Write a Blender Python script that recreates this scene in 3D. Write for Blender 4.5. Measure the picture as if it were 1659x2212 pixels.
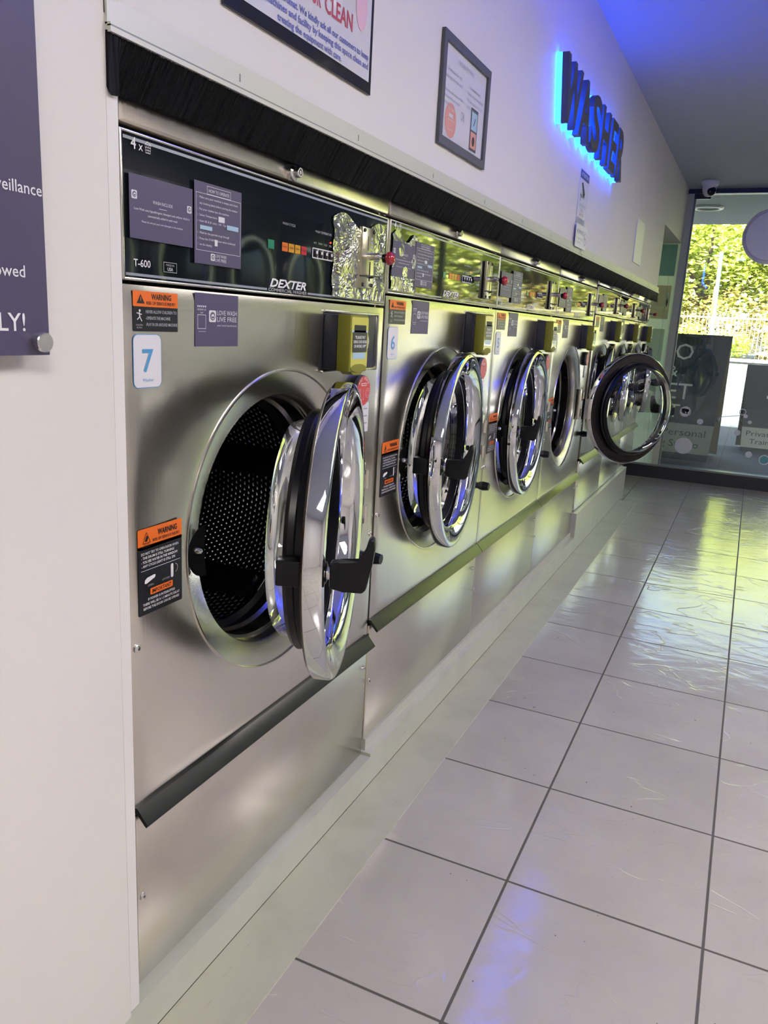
import bpy, bmesh, math, random
from mathutils import Vector, Matrix

# ------------------------------------------------------------------ camera, world, light
scene = bpy.context.scene
COL = scene.collection
for o in list(bpy.data.objects):
    bpy.data.objects.remove(o)

def _rz(a): return Matrix.Rotation(a, 4, 'Z')
def _rx(a): return Matrix.Rotation(a, 4, 'X')
cam_d = bpy.data.cameras.new('camera')
cam_d.sensor_fit = 'VERTICAL'
cam_d.sensor_height = 36.0
cam_d.lens = 36.0 * 1689.0 / 2212.0
cam_d.clip_start = 0.02
cam_d.clip_end = 300
cam = bpy.data.objects.new('camera', cam_d)
COL.objects.link(cam)
cam.matrix_world = Matrix.Translation((-0.8193, -0.7618, 1.1659)) @ _rz(-1.1472) @ _rx(1.3339) @ _rz(0.0551)
scene.camera = cam

vs = scene.view_settings
vs.view_transform = 'Standard'
vs.look = 'None'
vs.gamma = 1.0
vs.use_curve_mapping = False
vs.exposure = 0.9

world = bpy.data.worlds.new('world')
scene.world = world
world.use_nodes = True
wn = world.node_tree
wn.nodes.clear()
wo = wn.nodes.new('ShaderNodeOutputWorld')
wb = wn.nodes.new('ShaderNodeBackground')
sky = wn.nodes.new('ShaderNodeTexSky')
sky.sky_type = 'NISHITA'
sky.sun_disc = False
sky.sun_elevation = math.radians(42)
sky.sun_rotation = math.radians(200)
sky.air_density = 1.0
sky.dust_density = 3.0
wb.inputs['Strength'].default_value = 0.75
wn.links.new(sky.outputs[0], wb.inputs[0])
wn.links.new(wb.outputs[0], wo.inputs[0])

sun_d = bpy.data.lights.new('sun', 'SUN')
sun_d.energy = 52.0
sun_d.color = (1.0, 0.95, 0.8)
sun_d.angle = math.radians(0.6)
sun = bpy.data.objects.new('sun', sun_d)
COL.objects.link(sun)
# sun stands over the building, shining onto the trees across the road
sun.rotation_euler = Vector((0.50, -0.38, -0.78)).to_track_quat('-Z', 'Y').to_euler()

PANEL_EMIT = 14.0        # ceiling light panels of the laundry
try:
    scene.cycles.max_bounces = 10
    scene.cycles.glossy_bounces = 6
    scene.cycles.transmission_bounces = 6
    scene.cycles.transparent_max_bounces = 16
    scene.cycles.diffuse_bounces = 5
    scene.cycles.sample_clamp_indirect = 6.0
    scene.cycles.caustics_reflective = False
    scene.cycles.caustics_refractive = False
    scene.cycles.use_denoising = True
except Exception:
    pass

# ------------------------------------------------------------------ materials
MATS = {}
def mat(name, col=(0.8, 0.8, 0.8), rough=0.5, metal=0.0, spec=0.5, emit=None, estr=0.0, aniso=0.0, coat=0.0, build=None):
    m = bpy.data.materials.new(name)
    m.use_nodes = True
    nt = m.node_tree
    b = nt.nodes['Principled BSDF']
    b.inputs['Base Color'].default_value = (*col, 1)
    b.inputs['Roughness'].default_value = rough
    b.inputs['Metallic'].default_value = metal
    b.inputs['Specular IOR Level'].default_value = spec
    b.inputs['Anisotropic'].default_value = aniso
    b.inputs['Coat Weight'].default_value = coat
    b.inputs['Coat Roughness'].default_value = 0.03
    if emit:
        b.inputs['Emission Color'].default_value = (*emit, 1)
        b.inputs['Emission Strength'].default_value = estr
    if build:
        build(nt, b)
    MATS[name] = m
    return m

def N(nt, t, **kw):
    n = nt.nodes.new(t)
    for k, v in kw.items():
        if k in n.inputs:
            n.inputs[k].default_value = v
        else:
            setattr(n, k, v)
    return n
def coords(nt, scale=(1, 1, 1), kind='Object'):
    tc = nt.nodes.new('ShaderNodeTexCoord')
    mp = nt.nodes.new('ShaderNodeMapping')
    mp.inputs['Scale'].default_value = scale
    nt.links.new(tc.outputs[kind], mp.inputs[0])
    return mp.outputs[0]
def ramp(nt, fac, stops):
    r = nt.nodes.new('ShaderNodeValToRGB')
    el = r.color_ramp.elements
    while len(el) < len(stops):
        el.new(0.5)
    for e, (p, c) in zip(el, stops):
        e.position = p
        e.color = (*c, 1) if len(c) == 3 else c
    nt.links.new(fac, r.inputs[0])
    return r.outputs[0]
def noise(nt, vec, scale, detail=3, rough=0.5, dist=0.0):
    n = nt.nodes.new('ShaderNodeTexNoise')
    n.inputs['Scale'].default_value = scale
    n.inputs['Detail'].default_value = detail
    n.inputs['Roughness'].default_value = rough
    n.inputs['Distortion'].default_value = dist
    nt.links.new(vec, n.inputs['Vector'])
    return n.outputs['Fac']
def bump(nt, b, h, strength, dist=0.01):
    bp = nt.nodes.new('ShaderNodeBump')
    bp.inputs['Strength'].default_value = strength
    bp.inputs['Distance'].default_value = dist
    nt.links.new(h, bp.inputs['Height'])
    nt.links.new(bp.outputs[0], b.inputs['Normal'])

def steel_nodes(lo, hi, rlo, rhi, wav=0.10):
    def f(nt, b):
        v = coords(nt, (260, 260, 2.0))
        n1 = noise(nt, v, 1.0, 2)
        v2 = coords(nt, (1, 1, 1))
        n2 = noise(nt, v2, 5.0, 4, 0.6)
        mr = nt.nodes.new('ShaderNodeMapRange')
        mr.inputs['To Min'].default_value = rlo
        mr.inputs['To Max'].default_value = rhi
        nt.links.new(n2, mr.inputs[0])
        nt.links.new(mr.outputs[0], b.inputs['Roughness'])
        c = ramp(nt, n2, [(0.3, lo), (0.7, hi)])
        nt.links.new(c, b.inputs['Base Color'])
        # brushing and slight unevenness of the sheet
        n3 = noise(nt, v2, 3.2, 1)
        bp1 = nt.nodes.new('ShaderNodeBump')
        bp1.inputs['Strength'].default_value = wav
        bp1.inputs['Distance'].default_value = 0.05
        nt.links.new(n3, bp1.inputs['Height'])
        bp2 = nt.nodes.new('ShaderNodeBump')
        bp2.inputs['Strength'].default_value = 0.10
        bp2.inputs['Distance'].default_value = 0.0006
        nt.links.new(n1, bp2.inputs['Height'])
        nt.links.new(bp1.outputs[0], bp2.inputs['Normal'])
        nt.links.new(bp2.outputs[0], b.inputs['Normal'])
    return f
mat('steel', (0.62, 0.59, 0.55), 0.24, 1.0, build=steel_nodes((0.76, 0.715, 0.64), (0.82, 0.78, 0.71), 0.22, 0.29))
mat('steel_ring', (0.6, 0.58, 0.54), 0.2, 1.0, build=steel_nodes((0.66, 0.63, 0.57), (0.74, 0.71, 0.65), 0.20, 0.26, 0.0))
mat('steel_edge', (0.74, 0.71, 0.65), 0.24, 1.0)
mat('chrome', (0.82, 0.83, 0.86), 0.035, 1.0)
mat('screw_metal', (0.75, 0.74, 0.72), 0.2, 1.0)
mat('bolt_dark', (0.03, 0.03, 0.03), 0.35, 0.0)
mat('tub_steel', (0.30, 0.29, 0.27), 0.18, 1.0)
mat('panel_black', (0.008, 0.011, 0.014), 0.035, 0.0, 0.65)
mat('gap_black', (0.002, 0.002, 0.002), 0.8, 0.0, 0.1)
mat('rubber', (0.003, 0.003, 0.005), 0.30, 0.0, 0.28)
mat('plastic_black', (0.004, 0.0045, 0.006), 0.30, 0.0, 0.28)
mat('door_back', (0.035, 0.03, 0.028), 0.10, 0.6)
mat('kick_trim', (0.012, 0.014, 0.014), 0.28, 0.0, 0.5)
mat('reader_lime', (0.215, 0.215, 0.028), 0.5, 0.0, 0.3)
mat('reader_face', (0.55, 0.53, 0.08), 0.22, coat=0.5)
mat('reader_black', (0.004, 0.006, 0.014), 0.45)
mat('coin_brass', (0.66, 0.62, 0.44), 0.28, 1.0)
mat('knob_red', (0.42, 0.02, 0.03), 0.15, coat=0.6)
mat('purple', (0.082, 0.070, 0.135), 0.42)
mat('ink_white', (0.72, 0.72, 0.76), 0.5)
mat('ink_grey', (0.42, 0.42, 0.46), 0.5)
mat('ink_black', (0.01, 0.01, 0.012), 0.5)
mat('ink_blue', (0.08, 0.30, 0.58), 0.4)
mat('ink_teal', (0.12, 0.36, 0.36), 0.5)
mat('ink_darkblue', (0.05, 0.06, 0.18), 0.4)
mat('ink_red', (0.45, 0.05, 0.07), 0.4)
mat('label_orange', (0.80, 0.16, 0.02), 0.38)
mat('label_black', (0.012, 0.014, 0.018), 0.30)
mat('label_white', (0.70, 0.69, 0.74), 0.35)
mat('label_red', (0.58, 0.05, 0.05), 0.35)
mat('label_sky', (0.35, 0.52, 0.66), 0.3)
mat('button_green', (0.02, 0.22, 0.11), 0.25)
mat('button_orange', (0.72, 0.16, 0.03), 0.25)
mat('button_amber', (0.62, 0.30, 0.02), 0.25)
mat('button_red', (0.48, 0.02, 0.04), 0.25)
mat('led_red', (0.8, 0.05, 0.02), 0.3, emit=(1, 0.08, 0.02), estr=3.0)
mat('panel_line', (0.30, 0.32, 0.38), 0.2)
mat('poster_black', (0.012, 0.012, 0.016), 0.12)
mat('poster_paper', (0.62, 0.62, 0.68), 0.15, build=None)
mat('frame_grey', (0.075, 0.08, 0.095), 0.5)
mat('paper_white', (0.66, 0.66, 0.70), 0.18)
mat('ink_print_blue', (0.10, 0.12, 0.42), 0.3)
mat('ink_pale', (0.33, 0.33, 0.42), 0.4)
mat('ink_salmon', (0.66, 0.30, 0.22), 0.4)
mat('ink_pink', (0.70, 0.45, 0.55), 0.4)
mat('alu', (0.55, 0.56, 0.48), 0.45, 0.3)
mat('alu_dark', (0.20, 0.22, 0.20), 0.4, 0.3)
mat('frame_black', (0.018, 0.020, 0.022), 0.35)
mat('sign_shell', (0.045, 0.048, 0.055), 0.45)
mat('sign_glow', (0.05, 0.5, 0.9), 0.3, emit=(0.003, 0.07, 1.0), estr=24.0)
mat('led_blue', (0.05, 0.2, 0.9), 0.3, emit=(0.02, 0.04, 1.0), estr=100.0)
mat('light_panel', (0.9, 0.9, 0.9), 0.4, emit=(1.0, 0.95, 0.90), estr=PANEL_EMIT)
mat('camera_white', (0.72, 0.72, 0.72), 0.35)
mat('camera_black', (0.01, 0.01, 0.012), 0.12)
mat('dot_frost', (0.62, 0.64, 0.64), 0.6)
mat('board_dark', (0.014, 0.024, 0.030), 0.4)
mat('board_text', (0.50, 0.52, 0.50), 0.5)
mat('board_grey', (0.20, 0.225, 0.215), 0.5)
mat('board_back', (0.14, 0.15, 0.12), 0.6)
mat('dryer_light', (0.60, 0.57, 0.52), 0.45)
mat('dryer_dark', (0.055, 0.05, 0.062), 0.35)
mat('sill_black', (0.016, 0.018, 0.022), 0.45)
mat('mullion_green', (0.46, 0.50, 0.38), 0.5)
mat('panel_mint', (0.47, 0.52, 0.42), 0.5)
mat('panel_teal', (0.10, 0.24, 0.23), 0.5)
mat('panel_tan', (0.40, 0.33, 0.20), 0.5)
mat('panel_sage', (0.37, 0.42, 0.34), 0.5)
mat('pole_blue', (0.10, 0.17, 0.24), 0.4)
mat('fence_paint', (0.20, 0.18, 0.11), 0.6)
mat('pole_orange', (0.75, 0.35, 0.05), 0.5)
mat('soffit_grey', (0.42, 0.46, 0.48), 0.7)

def wall_nodes(nt, b):
    v = coords(nt)
    n = noise(nt, v, 90, 3)
    bump(nt, b, n, 0.12, 0.002)
    n2 = noise(nt, v, 1.3, 3)
    c = ramp(nt, n2, [(0.3, (0.66, 0.635, 0.62)), (0.7, (0.71, 0.685, 0.67))])
    nt.links.new(c, b.inputs['Base Color'])
mat('wall_paint', (0.7, 0.68, 0.66), 0.55, build=wall_nodes)
mat('ceiling_blue_tint', (0.40, 0.44, 0.54), 0.8)  # part of the blue LED glow is put into this colour
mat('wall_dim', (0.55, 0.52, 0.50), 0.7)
mat('edge_trim', (0.70, 0.68, 0.68), 0.4)

def plinth_nodes(base, dark):
    def f(nt, b):
        v = coords(nt, (1, 1, 1))
        n = noise(nt, v, 7, 5, 0.6)
        c = ramp(nt, n, [(0.30, dark), (0.55, base)])
        v3 = coords(nt, (6, 60, 60))
        n3 = noise(nt, v3, 1.6, 3, 0.6)
        r = ramp(nt, n3, [(0.70, (1, 1, 1)), (0.76, (0.35, 0.33, 0.3))])
        mx = nt.nodes.new('ShaderNodeMix')
        mx.data_type = 'RGBA'
        mx.blend_type = 'MULTIPLY'
        mx.inputs[0].default_value = 0.6
        nt.links.new(c, mx.inputs[6])
        nt.links.new(r, mx.inputs[7])
        nt.links.new(mx.outputs[2], b.inputs['Base Color'])
    return f
mat('plinth_paint', (0.52, 0.53, 0.47), 0.30, build=plinth_nodes((0.50, 0.51, 0.45), (0.45, 0.46, 0.40)))
mat('plinth_lip', (0.50, 0.50, 0.45), 0.5)
mat('skirting_vinyl', (0.43, 0.42, 0.33), 0.38, build=plinth_nodes((0.44, 0.43, 0.335), (0.38, 0.37, 0.28)))

def tile_nodes(nt, b):
    tc = nt.nodes.new('ShaderNodeTexCoord')
    vec = tc.outputs['Object']
    sep = nt.nodes.new('ShaderNodeSeparateXYZ')
    nt.links.new(vec, sep.inputs[0])
    def edge(out, off):
        a = N(nt, 'ShaderNodeMath', operation='SUBTRACT'); nt.links.new(out, a.inputs[0]); a.inputs[1].default_value = off
        d = N(nt, 'ShaderNodeMath', operation='DIVIDE'); nt.links.new(a.outputs[0], d.inputs[0]); d.inputs[1].default_value = 0.4
        fr = N(nt, 'ShaderNodeMath', operation='FRACT'); nt.links.new(d.outputs[0], fr.inputs[0])
        s = N(nt, 'ShaderNodeMath', operation='SUBTRACT'); nt.links.new(fr.outputs[0], s.inputs[0]); s.inputs[1].default_value = 0.5
        ab = N(nt, 'ShaderNodeMath', operation='ABSOLUTE'); nt.links.new(s.outputs[0], ab.inputs[0])
        fl = N(nt, 'ShaderNodeMath', operation='FLOOR'); nt.links.new(d.outputs[0], fl.inputs[0])
        return ab.outputs[0], fl.outputs[0]
    ex, ix = edge(sep.outputs[0], 0.6504)
    ey, iy = edge(sep.outputs[1], -0.4408)
    mx = N(nt, 'ShaderNodeMath', operation='MAXIMUM')
    nt.links.new(ex, mx.inputs[0]); nt.links.new(ey, mx.inputs[1])
    g = N(nt, 'ShaderNodeMapRange')
    g.inputs['From Min'].default_value = 0.4915
    g.inputs['From Max'].default_value = 0.4945
    nt.links.new(mx.outputs[0], g.inputs[0])
    cmb = nt.nodes.new('ShaderNodeCombineXYZ')
    nt.links.new(ix, cmb.inputs[0]); nt.links.new(iy, cmb.inputs[1])
    wn_ = nt.nodes.new('ShaderNodeTexWhiteNoise')
    nt.links.new(cmb.outputs[0], wn_.inputs[0])
    # stone-like tile relief: each tile a little different
    add = N(nt, 'ShaderNodeVectorMath', operation='MULTIPLY_ADD')
    nt.links.new(wn_.outputs['Color'], add.inputs[0])
    add.inputs[1].default_value = (7, 7, 7)
    nt.links.new(vec, add.inputs[2])
    mp = nt.nodes.new('ShaderNodeMapping')
    mp.inputs['Scale'].default_value = (1.0, 0.55, 1.0)
    nt.links.new(add.outputs[0], mp.inputs[0])
    rel = noise(nt, mp.outputs[0], 13, 4, 0.5, 0.7)
    cr = nt.nodes.new('ShaderNodeTexNoise')
    cr.inputs['Scale'].default_value = 5.0
    cr.inputs['Detail'].default_value = 3
    cr.inputs['Distortion'].default_value = 0.8
    nt.links.new(mp.outputs[0], cr.inputs['Vector'])
    cs = N(nt, 'ShaderNodeMath', operation='SUBTRACT'); nt.links.new(cr.outputs['Fac'], cs.inputs[0]); cs.inputs[1].default_value = 0.56
    ca = N(nt, 'ShaderNodeMath', operation='ABSOLUTE'); nt.links.new(cs.outputs[0], ca.inputs[0])
    crack = N(nt, 'ShaderNodeMapRange')
    crack.inputs['From Min'].default_value = 0.0
    crack.inputs['From Max'].default_value = 0.012
    crack.inputs['To Min'].default_value = 0.25
    crack.inputs['To Max'].default_value = 0.0
    nt.links.new(ca.outputs[0], crack.inputs[0])
    tone = noise(nt, vec, 3.2, 4, 0.6)
    c1 = ramp(nt, tone, [(0.3, (0.405, 0.37, 0.333)), (0.7, (0.46, 0.425, 0.388))])
    v = N(nt, 'ShaderNodeMapRange'); v.inputs['To Min'].default_value = 0.93; v.inputs['To Max'].default_value = 1.05
    nt.links.new(wn_.outputs['Value'], v.inputs[0])
    sc_ = N(nt, 'ShaderNodeVectorMath', operation='SCALE')
    nt.links.new(c1, sc_.inputs[0]); nt.links.new(v.outputs[0], sc_.inputs['Scale'])
    # small dirt specks
    sp = noise(nt, vec, 60, 1)
    spr = ramp(nt, sp, [(0.775, (0, 0, 0)), (0.80, (1, 1, 1))])
    m0 = nt.nodes.new('ShaderNodeMix'); m0.data_type = 'RGBA'
    nt.links.new(spr, m0.inputs[0]); nt.links.new(sc_.outputs[0], m0.inputs[6]); m0.inputs[7].default_value = (0.12, 0.10, 0.08, 1)
    m1 = nt.nodes.new('ShaderNodeMix'); m1.data_type = 'RGBA'
    nt.links.new(g.outputs[0], m1.inputs[0]); nt.links.new(m0.outputs[2], m1.inputs[6]); m1.inputs[7].default_value = (0.085, 0.075, 0.066, 1)
    nt.links.new(m1.outputs[2], b.inputs['Base Color'])
    rr = N(nt, 'ShaderNodeMapRange'); rr.inputs['To Min'].default_value = 0.14; rr.inputs['To Max'].default_value = 0.8
    nt.links.new(g.outputs[0], rr.inputs[0]); nt.links.new(rr.outputs[0], b.inputs['Roughness'])
    h = N(nt, 'ShaderNodeMath', operation='SUBTRACT'); nt.links.new(rel, h.inputs[0]); nt.links.new(g.outputs[0], h.inputs[1])
    h2 = N(nt, 'ShaderNodeMath', operation='ADD'); nt.links.new(h.outputs[0], h2.inputs[0]); nt.links.new(crack.outputs[0], h2.inputs[1])
    bump(nt, b, h2.outputs[0], 0.45, 0.004)
mat('floor_tile', (0.5, 0.5, 0.5), 0.25, build=tile_nodes)

def hex_nodes(nt, b):
    # perforated drum sheet: rows of small holes, staggered (UV in metres)
    uv = nt.nodes.new('ShaderNodeTexCoord').outputs['UV']
    def lattice(ox, oy):
        ad = N(nt, 'ShaderNodeVectorMath', operation='ADD'); nt.links.new(uv, ad.inputs[0]); ad.inputs[1].default_value = (ox, oy, 0)
        dv = N(nt, 'ShaderNodeVectorMath', operation='DIVIDE'); nt.links.new(ad.outputs[0], dv.inputs[0]); dv.inputs[1].default_value = (0.0135, 0.0234, 1)
        fr = N(nt, 'ShaderNodeVectorMath', operation='FRACTION'); nt.links.new(dv.outputs[0], fr.inputs[0])
        sb = N(nt, 'ShaderNodeVectorMath', operation='SUBTRACT'); nt.links.new(fr.outputs[0], sb.inputs[0]); sb.inputs[1].default_value = (0.5, 0.5, 0)
        ml = N(nt, 'ShaderNodeVectorMath', operation='MULTIPLY'); nt.links.new(sb.outputs[0], ml.inputs[0]); ml.inputs[1].default_value = (1.0, 1.733, 0)
        ln = N(nt, 'ShaderNodeVectorMath', operation='LENGTH'); nt.links.new(ml.outputs[0], ln.inputs[0])
        return ln.outputs['Value']
    a = lattice(0, 0); c = lattice(0.00675, 0.0117)
    mn = N(nt, 'ShaderNodeMath', operation='MINIMUM'); nt.links.new(a, mn.inputs[0]); nt.links.new(c, mn.inputs[1])
    mr = N(nt, 'ShaderNodeMapRange'); mr.inputs['From Min'].default_value = 0.26; mr.inputs['From Max'].default_value = 0.34
    nt.links.new(mn.outputs[0], mr.inputs[0])
    mx = nt.nodes.new('ShaderNodeMix'); mx.data_type = 'RGBA'
    nt.links.new(mr.outputs[0], mx.inputs[0]); mx.inputs[6].default_value = (0.002, 0.002, 0.002, 1); mx.inputs[7].default_value = (0.12, 0.12, 0.12, 1)
    nt.links.new(mx.outputs[2], b.inputs['Base Color'])
    h = N(nt, 'ShaderNodeMapRange'); h.inputs['From Min'].default_value = 0.2; h.inputs['From Max'].default_value = 0.55
    nt.links.new(mn.outputs[0], h.inputs[0])
    bump(nt, b, h.outputs[0], 0.9, 0.004)
mat('drum_perforated', (0.2, 0.2, 0.2), 0.28, 1.0, build=hex_nodes)
mat('drum_plain', (0.10, 0.10, 0.11), 0.25, 1.0)

def film_nodes(nt, b):
    v = coords(nt)
    n = noise(nt, v, 13, 3, 0.5, 2.2)
    bump(nt, b, n, 0.55, 0.02)
mat('crumpled_film', (0.60, 0.60, 0.56), 0.05, 0.85, build=film_nodes)
def poster_nodes(nt, b):
    v = coords(nt)
    n = noise(nt, v, 4.5, 2, 0.5, 1.0)
    bump(nt, b, n, 0.35, 0.03)
poster_nodes(MATS['poster_paper'].node_tree, MATS['poster_paper'].node_tree.nodes['Principled BSDF'])
poster_nodes(MATS['poster_black'].node_tree, MATS['poster_black'].node_tree.nodes['Principled BSDF'])

def brush_nodes(nt, b):
    v = coords(nt, (420, 420, 5))
    n = noise(nt, v, 1, 2)
    c = ramp(nt, n, [(0.40, (0.0015, 0.0018, 0.004)), (0.80, (0.016, 0.0145, 0.017))])
    nt.links.new(c, b.inputs['Base Color'])
mat('bristle', (0.01, 0.01, 0.01), 0.6, 0.0, 0.15, build=brush_nodes)

def glass(name, tint=(1, 1, 1), ior=1.5, refl=1.0):
    m = bpy.data.materials.new(name); m.use_nodes = True
    nt = m.node_tree; nt.nodes.clear()
    out = nt.nodes.new('ShaderNodeOutputMaterial')
    tr = nt.nodes.new('ShaderNodeBsdfTransparent'); tr.inputs[0].default_value = (*tint, 1)
    gl = nt.nodes.new('ShaderNodeBsdfGlossy'); gl.inputs['Roughness'].default_value = 0.01; gl.inputs[0].default_value = (refl, refl, refl, 1)
    fr = nt.nodes.new('ShaderNodeFresnel'); fr.inputs[0].default_value = ior
    mx = nt.nodes.new('ShaderNodeMixShader')
    nt.links.new(fr.outputs[0], mx.inputs[0]); nt.links.new(tr.outputs[0], mx.inputs[1]); nt.links.new(gl.outputs[0], mx.inputs[2])
    nt.links.new(mx.outputs[0], out.inputs[0])
    MATS[name] = m
glass('shop_glass', (0.93, 0.97, 0.95), 1.5)
glass('door_glass', (0.80, 0.84, 0.82), 1.9)

def leaf_mat(name, cols, trans):
    m = bpy.data.materials.new(name); m.use_nodes = True
    nt = m.node_tree; nt.nodes.clear()
    out = nt.nodes.new('ShaderNodeOutputMaterial')
    d = nt.nodes.new('ShaderNodeBsdfDiffuse'); t = nt.nodes.new('ShaderNodeBsdfTranslucent')
    v = coords(nt)
    n = noise(nt, v, 6, 3, 0.7)
    c = ramp(nt, n, cols)
    nt.links.new(c, d.inputs[0]); nt.links.new(c, t.inputs[0])
    mx = nt.nodes.new('ShaderNodeMixShader'); mx.inputs[0].default_value = trans
    nt.links.new(d.outputs[0], mx.inputs[1]); nt.links.new(t.outputs[0], mx.inputs[2]); nt.links.new(mx.outputs[0], out.inputs[0])
    MATS[name] = m
leaf_mat('leaf', [(0.3, (0.10, 0.16, 0.02)), (0.48, (0.34, 0.40, 0.06)), (0.66, (0.80, 0.78, 0.36))], 0.45)
leaf_mat('leaf_hedge', [(0.3, (0.10, 0.07, 0.03)), (0.5, (0.28, 0.22, 0.07)), (0.72, (0.36, 0.40, 0.08))], 0.35)
leaf_mat('leaf_low', [(0.3, (0.25, 0.38, 0.04)), (0.6, (0.55, 0.68, 0.14))], 0.4)
def film_mat(name, col):
    m = bpy.data.materials.new(name); m.use_nodes = True
    nt = m.node_tree; nt.nodes.clear()
    out = nt.nodes.new('ShaderNodeOutputMaterial')
    d = nt.nodes.new('ShaderNodeBsdfDiffuse'); t = nt.nodes.new('ShaderNodeBsdfTranslucent')
    d.inputs[0].default_value = (*col, 1); t.inputs[0].default_value = (*col, 1)
    mx = nt.nodes.new('ShaderNodeMixShader'); mx.inputs[0].default_value = 0.62
    nt.links.new(d.outputs[0], mx.inputs[1]); nt.links.new(t.outputs[0], mx.inputs[2]); nt.links.new(mx.outputs[0], out.inputs[0])
    MATS[name] = m
for nm_, c_ in (('panel_mint', (0.76, 0.84, 0.66)), ('panel_teal', (0.24, 0.38, 0.40)), ('panel_tan', (0.58, 0.50, 0.34)), ('panel_sage', (0.50, 0.57, 0.46))): film_mat(nm_, c_)
mat('bark', (0.10, 0.07, 0.05), 0.9)
def road_nodes(nt, b):
    v = coords(nt)
    n = noise(nt, v, 30, 4)
    c = ramp(nt, n, [(0.3, (0.028, 0.032, 0.040)), (0.7, (0.040, 0.044, 0.053))])
    nt.links.new(c, b.inputs['Base Color'])
mat('road_asphalt', (0.13, 0.14, 0.15), 0.9, 0.0, 0.2, build=road_nodes)
mat('road_paint', (0.25, 0.25, 0.25), 0.6)
def pave_nodes(nt, b):
    v = coords(nt)
    br = nt.nodes.new('ShaderNodeTexBrick')
    br.offset = 0.0
    br.inputs['Color1'].default_value = (0.022, 0.025, 0.031, 1)
    br.inputs['Color2'].default_value = (0.027, 0.030, 0.037, 1)
    br.inputs['Mortar'].default_value = (0.012, 0.013, 0.016, 1)
    br.inputs['Scale'].default_value = 1.0
    br.inputs['Brick Width'].default_value = 0.6
    br.inputs['Row Height'].default_value = 0.6
    br.inputs['Mortar Size'].default_value = 0.006
    nt.links.new(v, br.inputs['Vector'])
    nt.links.new(br.outputs[0], b.inputs['Base Color'])
mat('pavement', (0.06, 0.06, 0.07), 0.85, 0.0, 0.2, build=pave_nodes)
def stone_nodes(nt, b):
    v = coords(nt, (1, 1, 1))
    n = noise(nt, v, 9, 4)
    c = ramp(nt, n, [(0.35, (0.05, 0.05, 0.045)), (0.7, (0.16, 0.15, 0.13))])
    nt.links.new(c, b.inputs['Base Color'])
mat('stone', (0.12, 0.11, 0.1), 0.85, build=stone_nodes)

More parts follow.
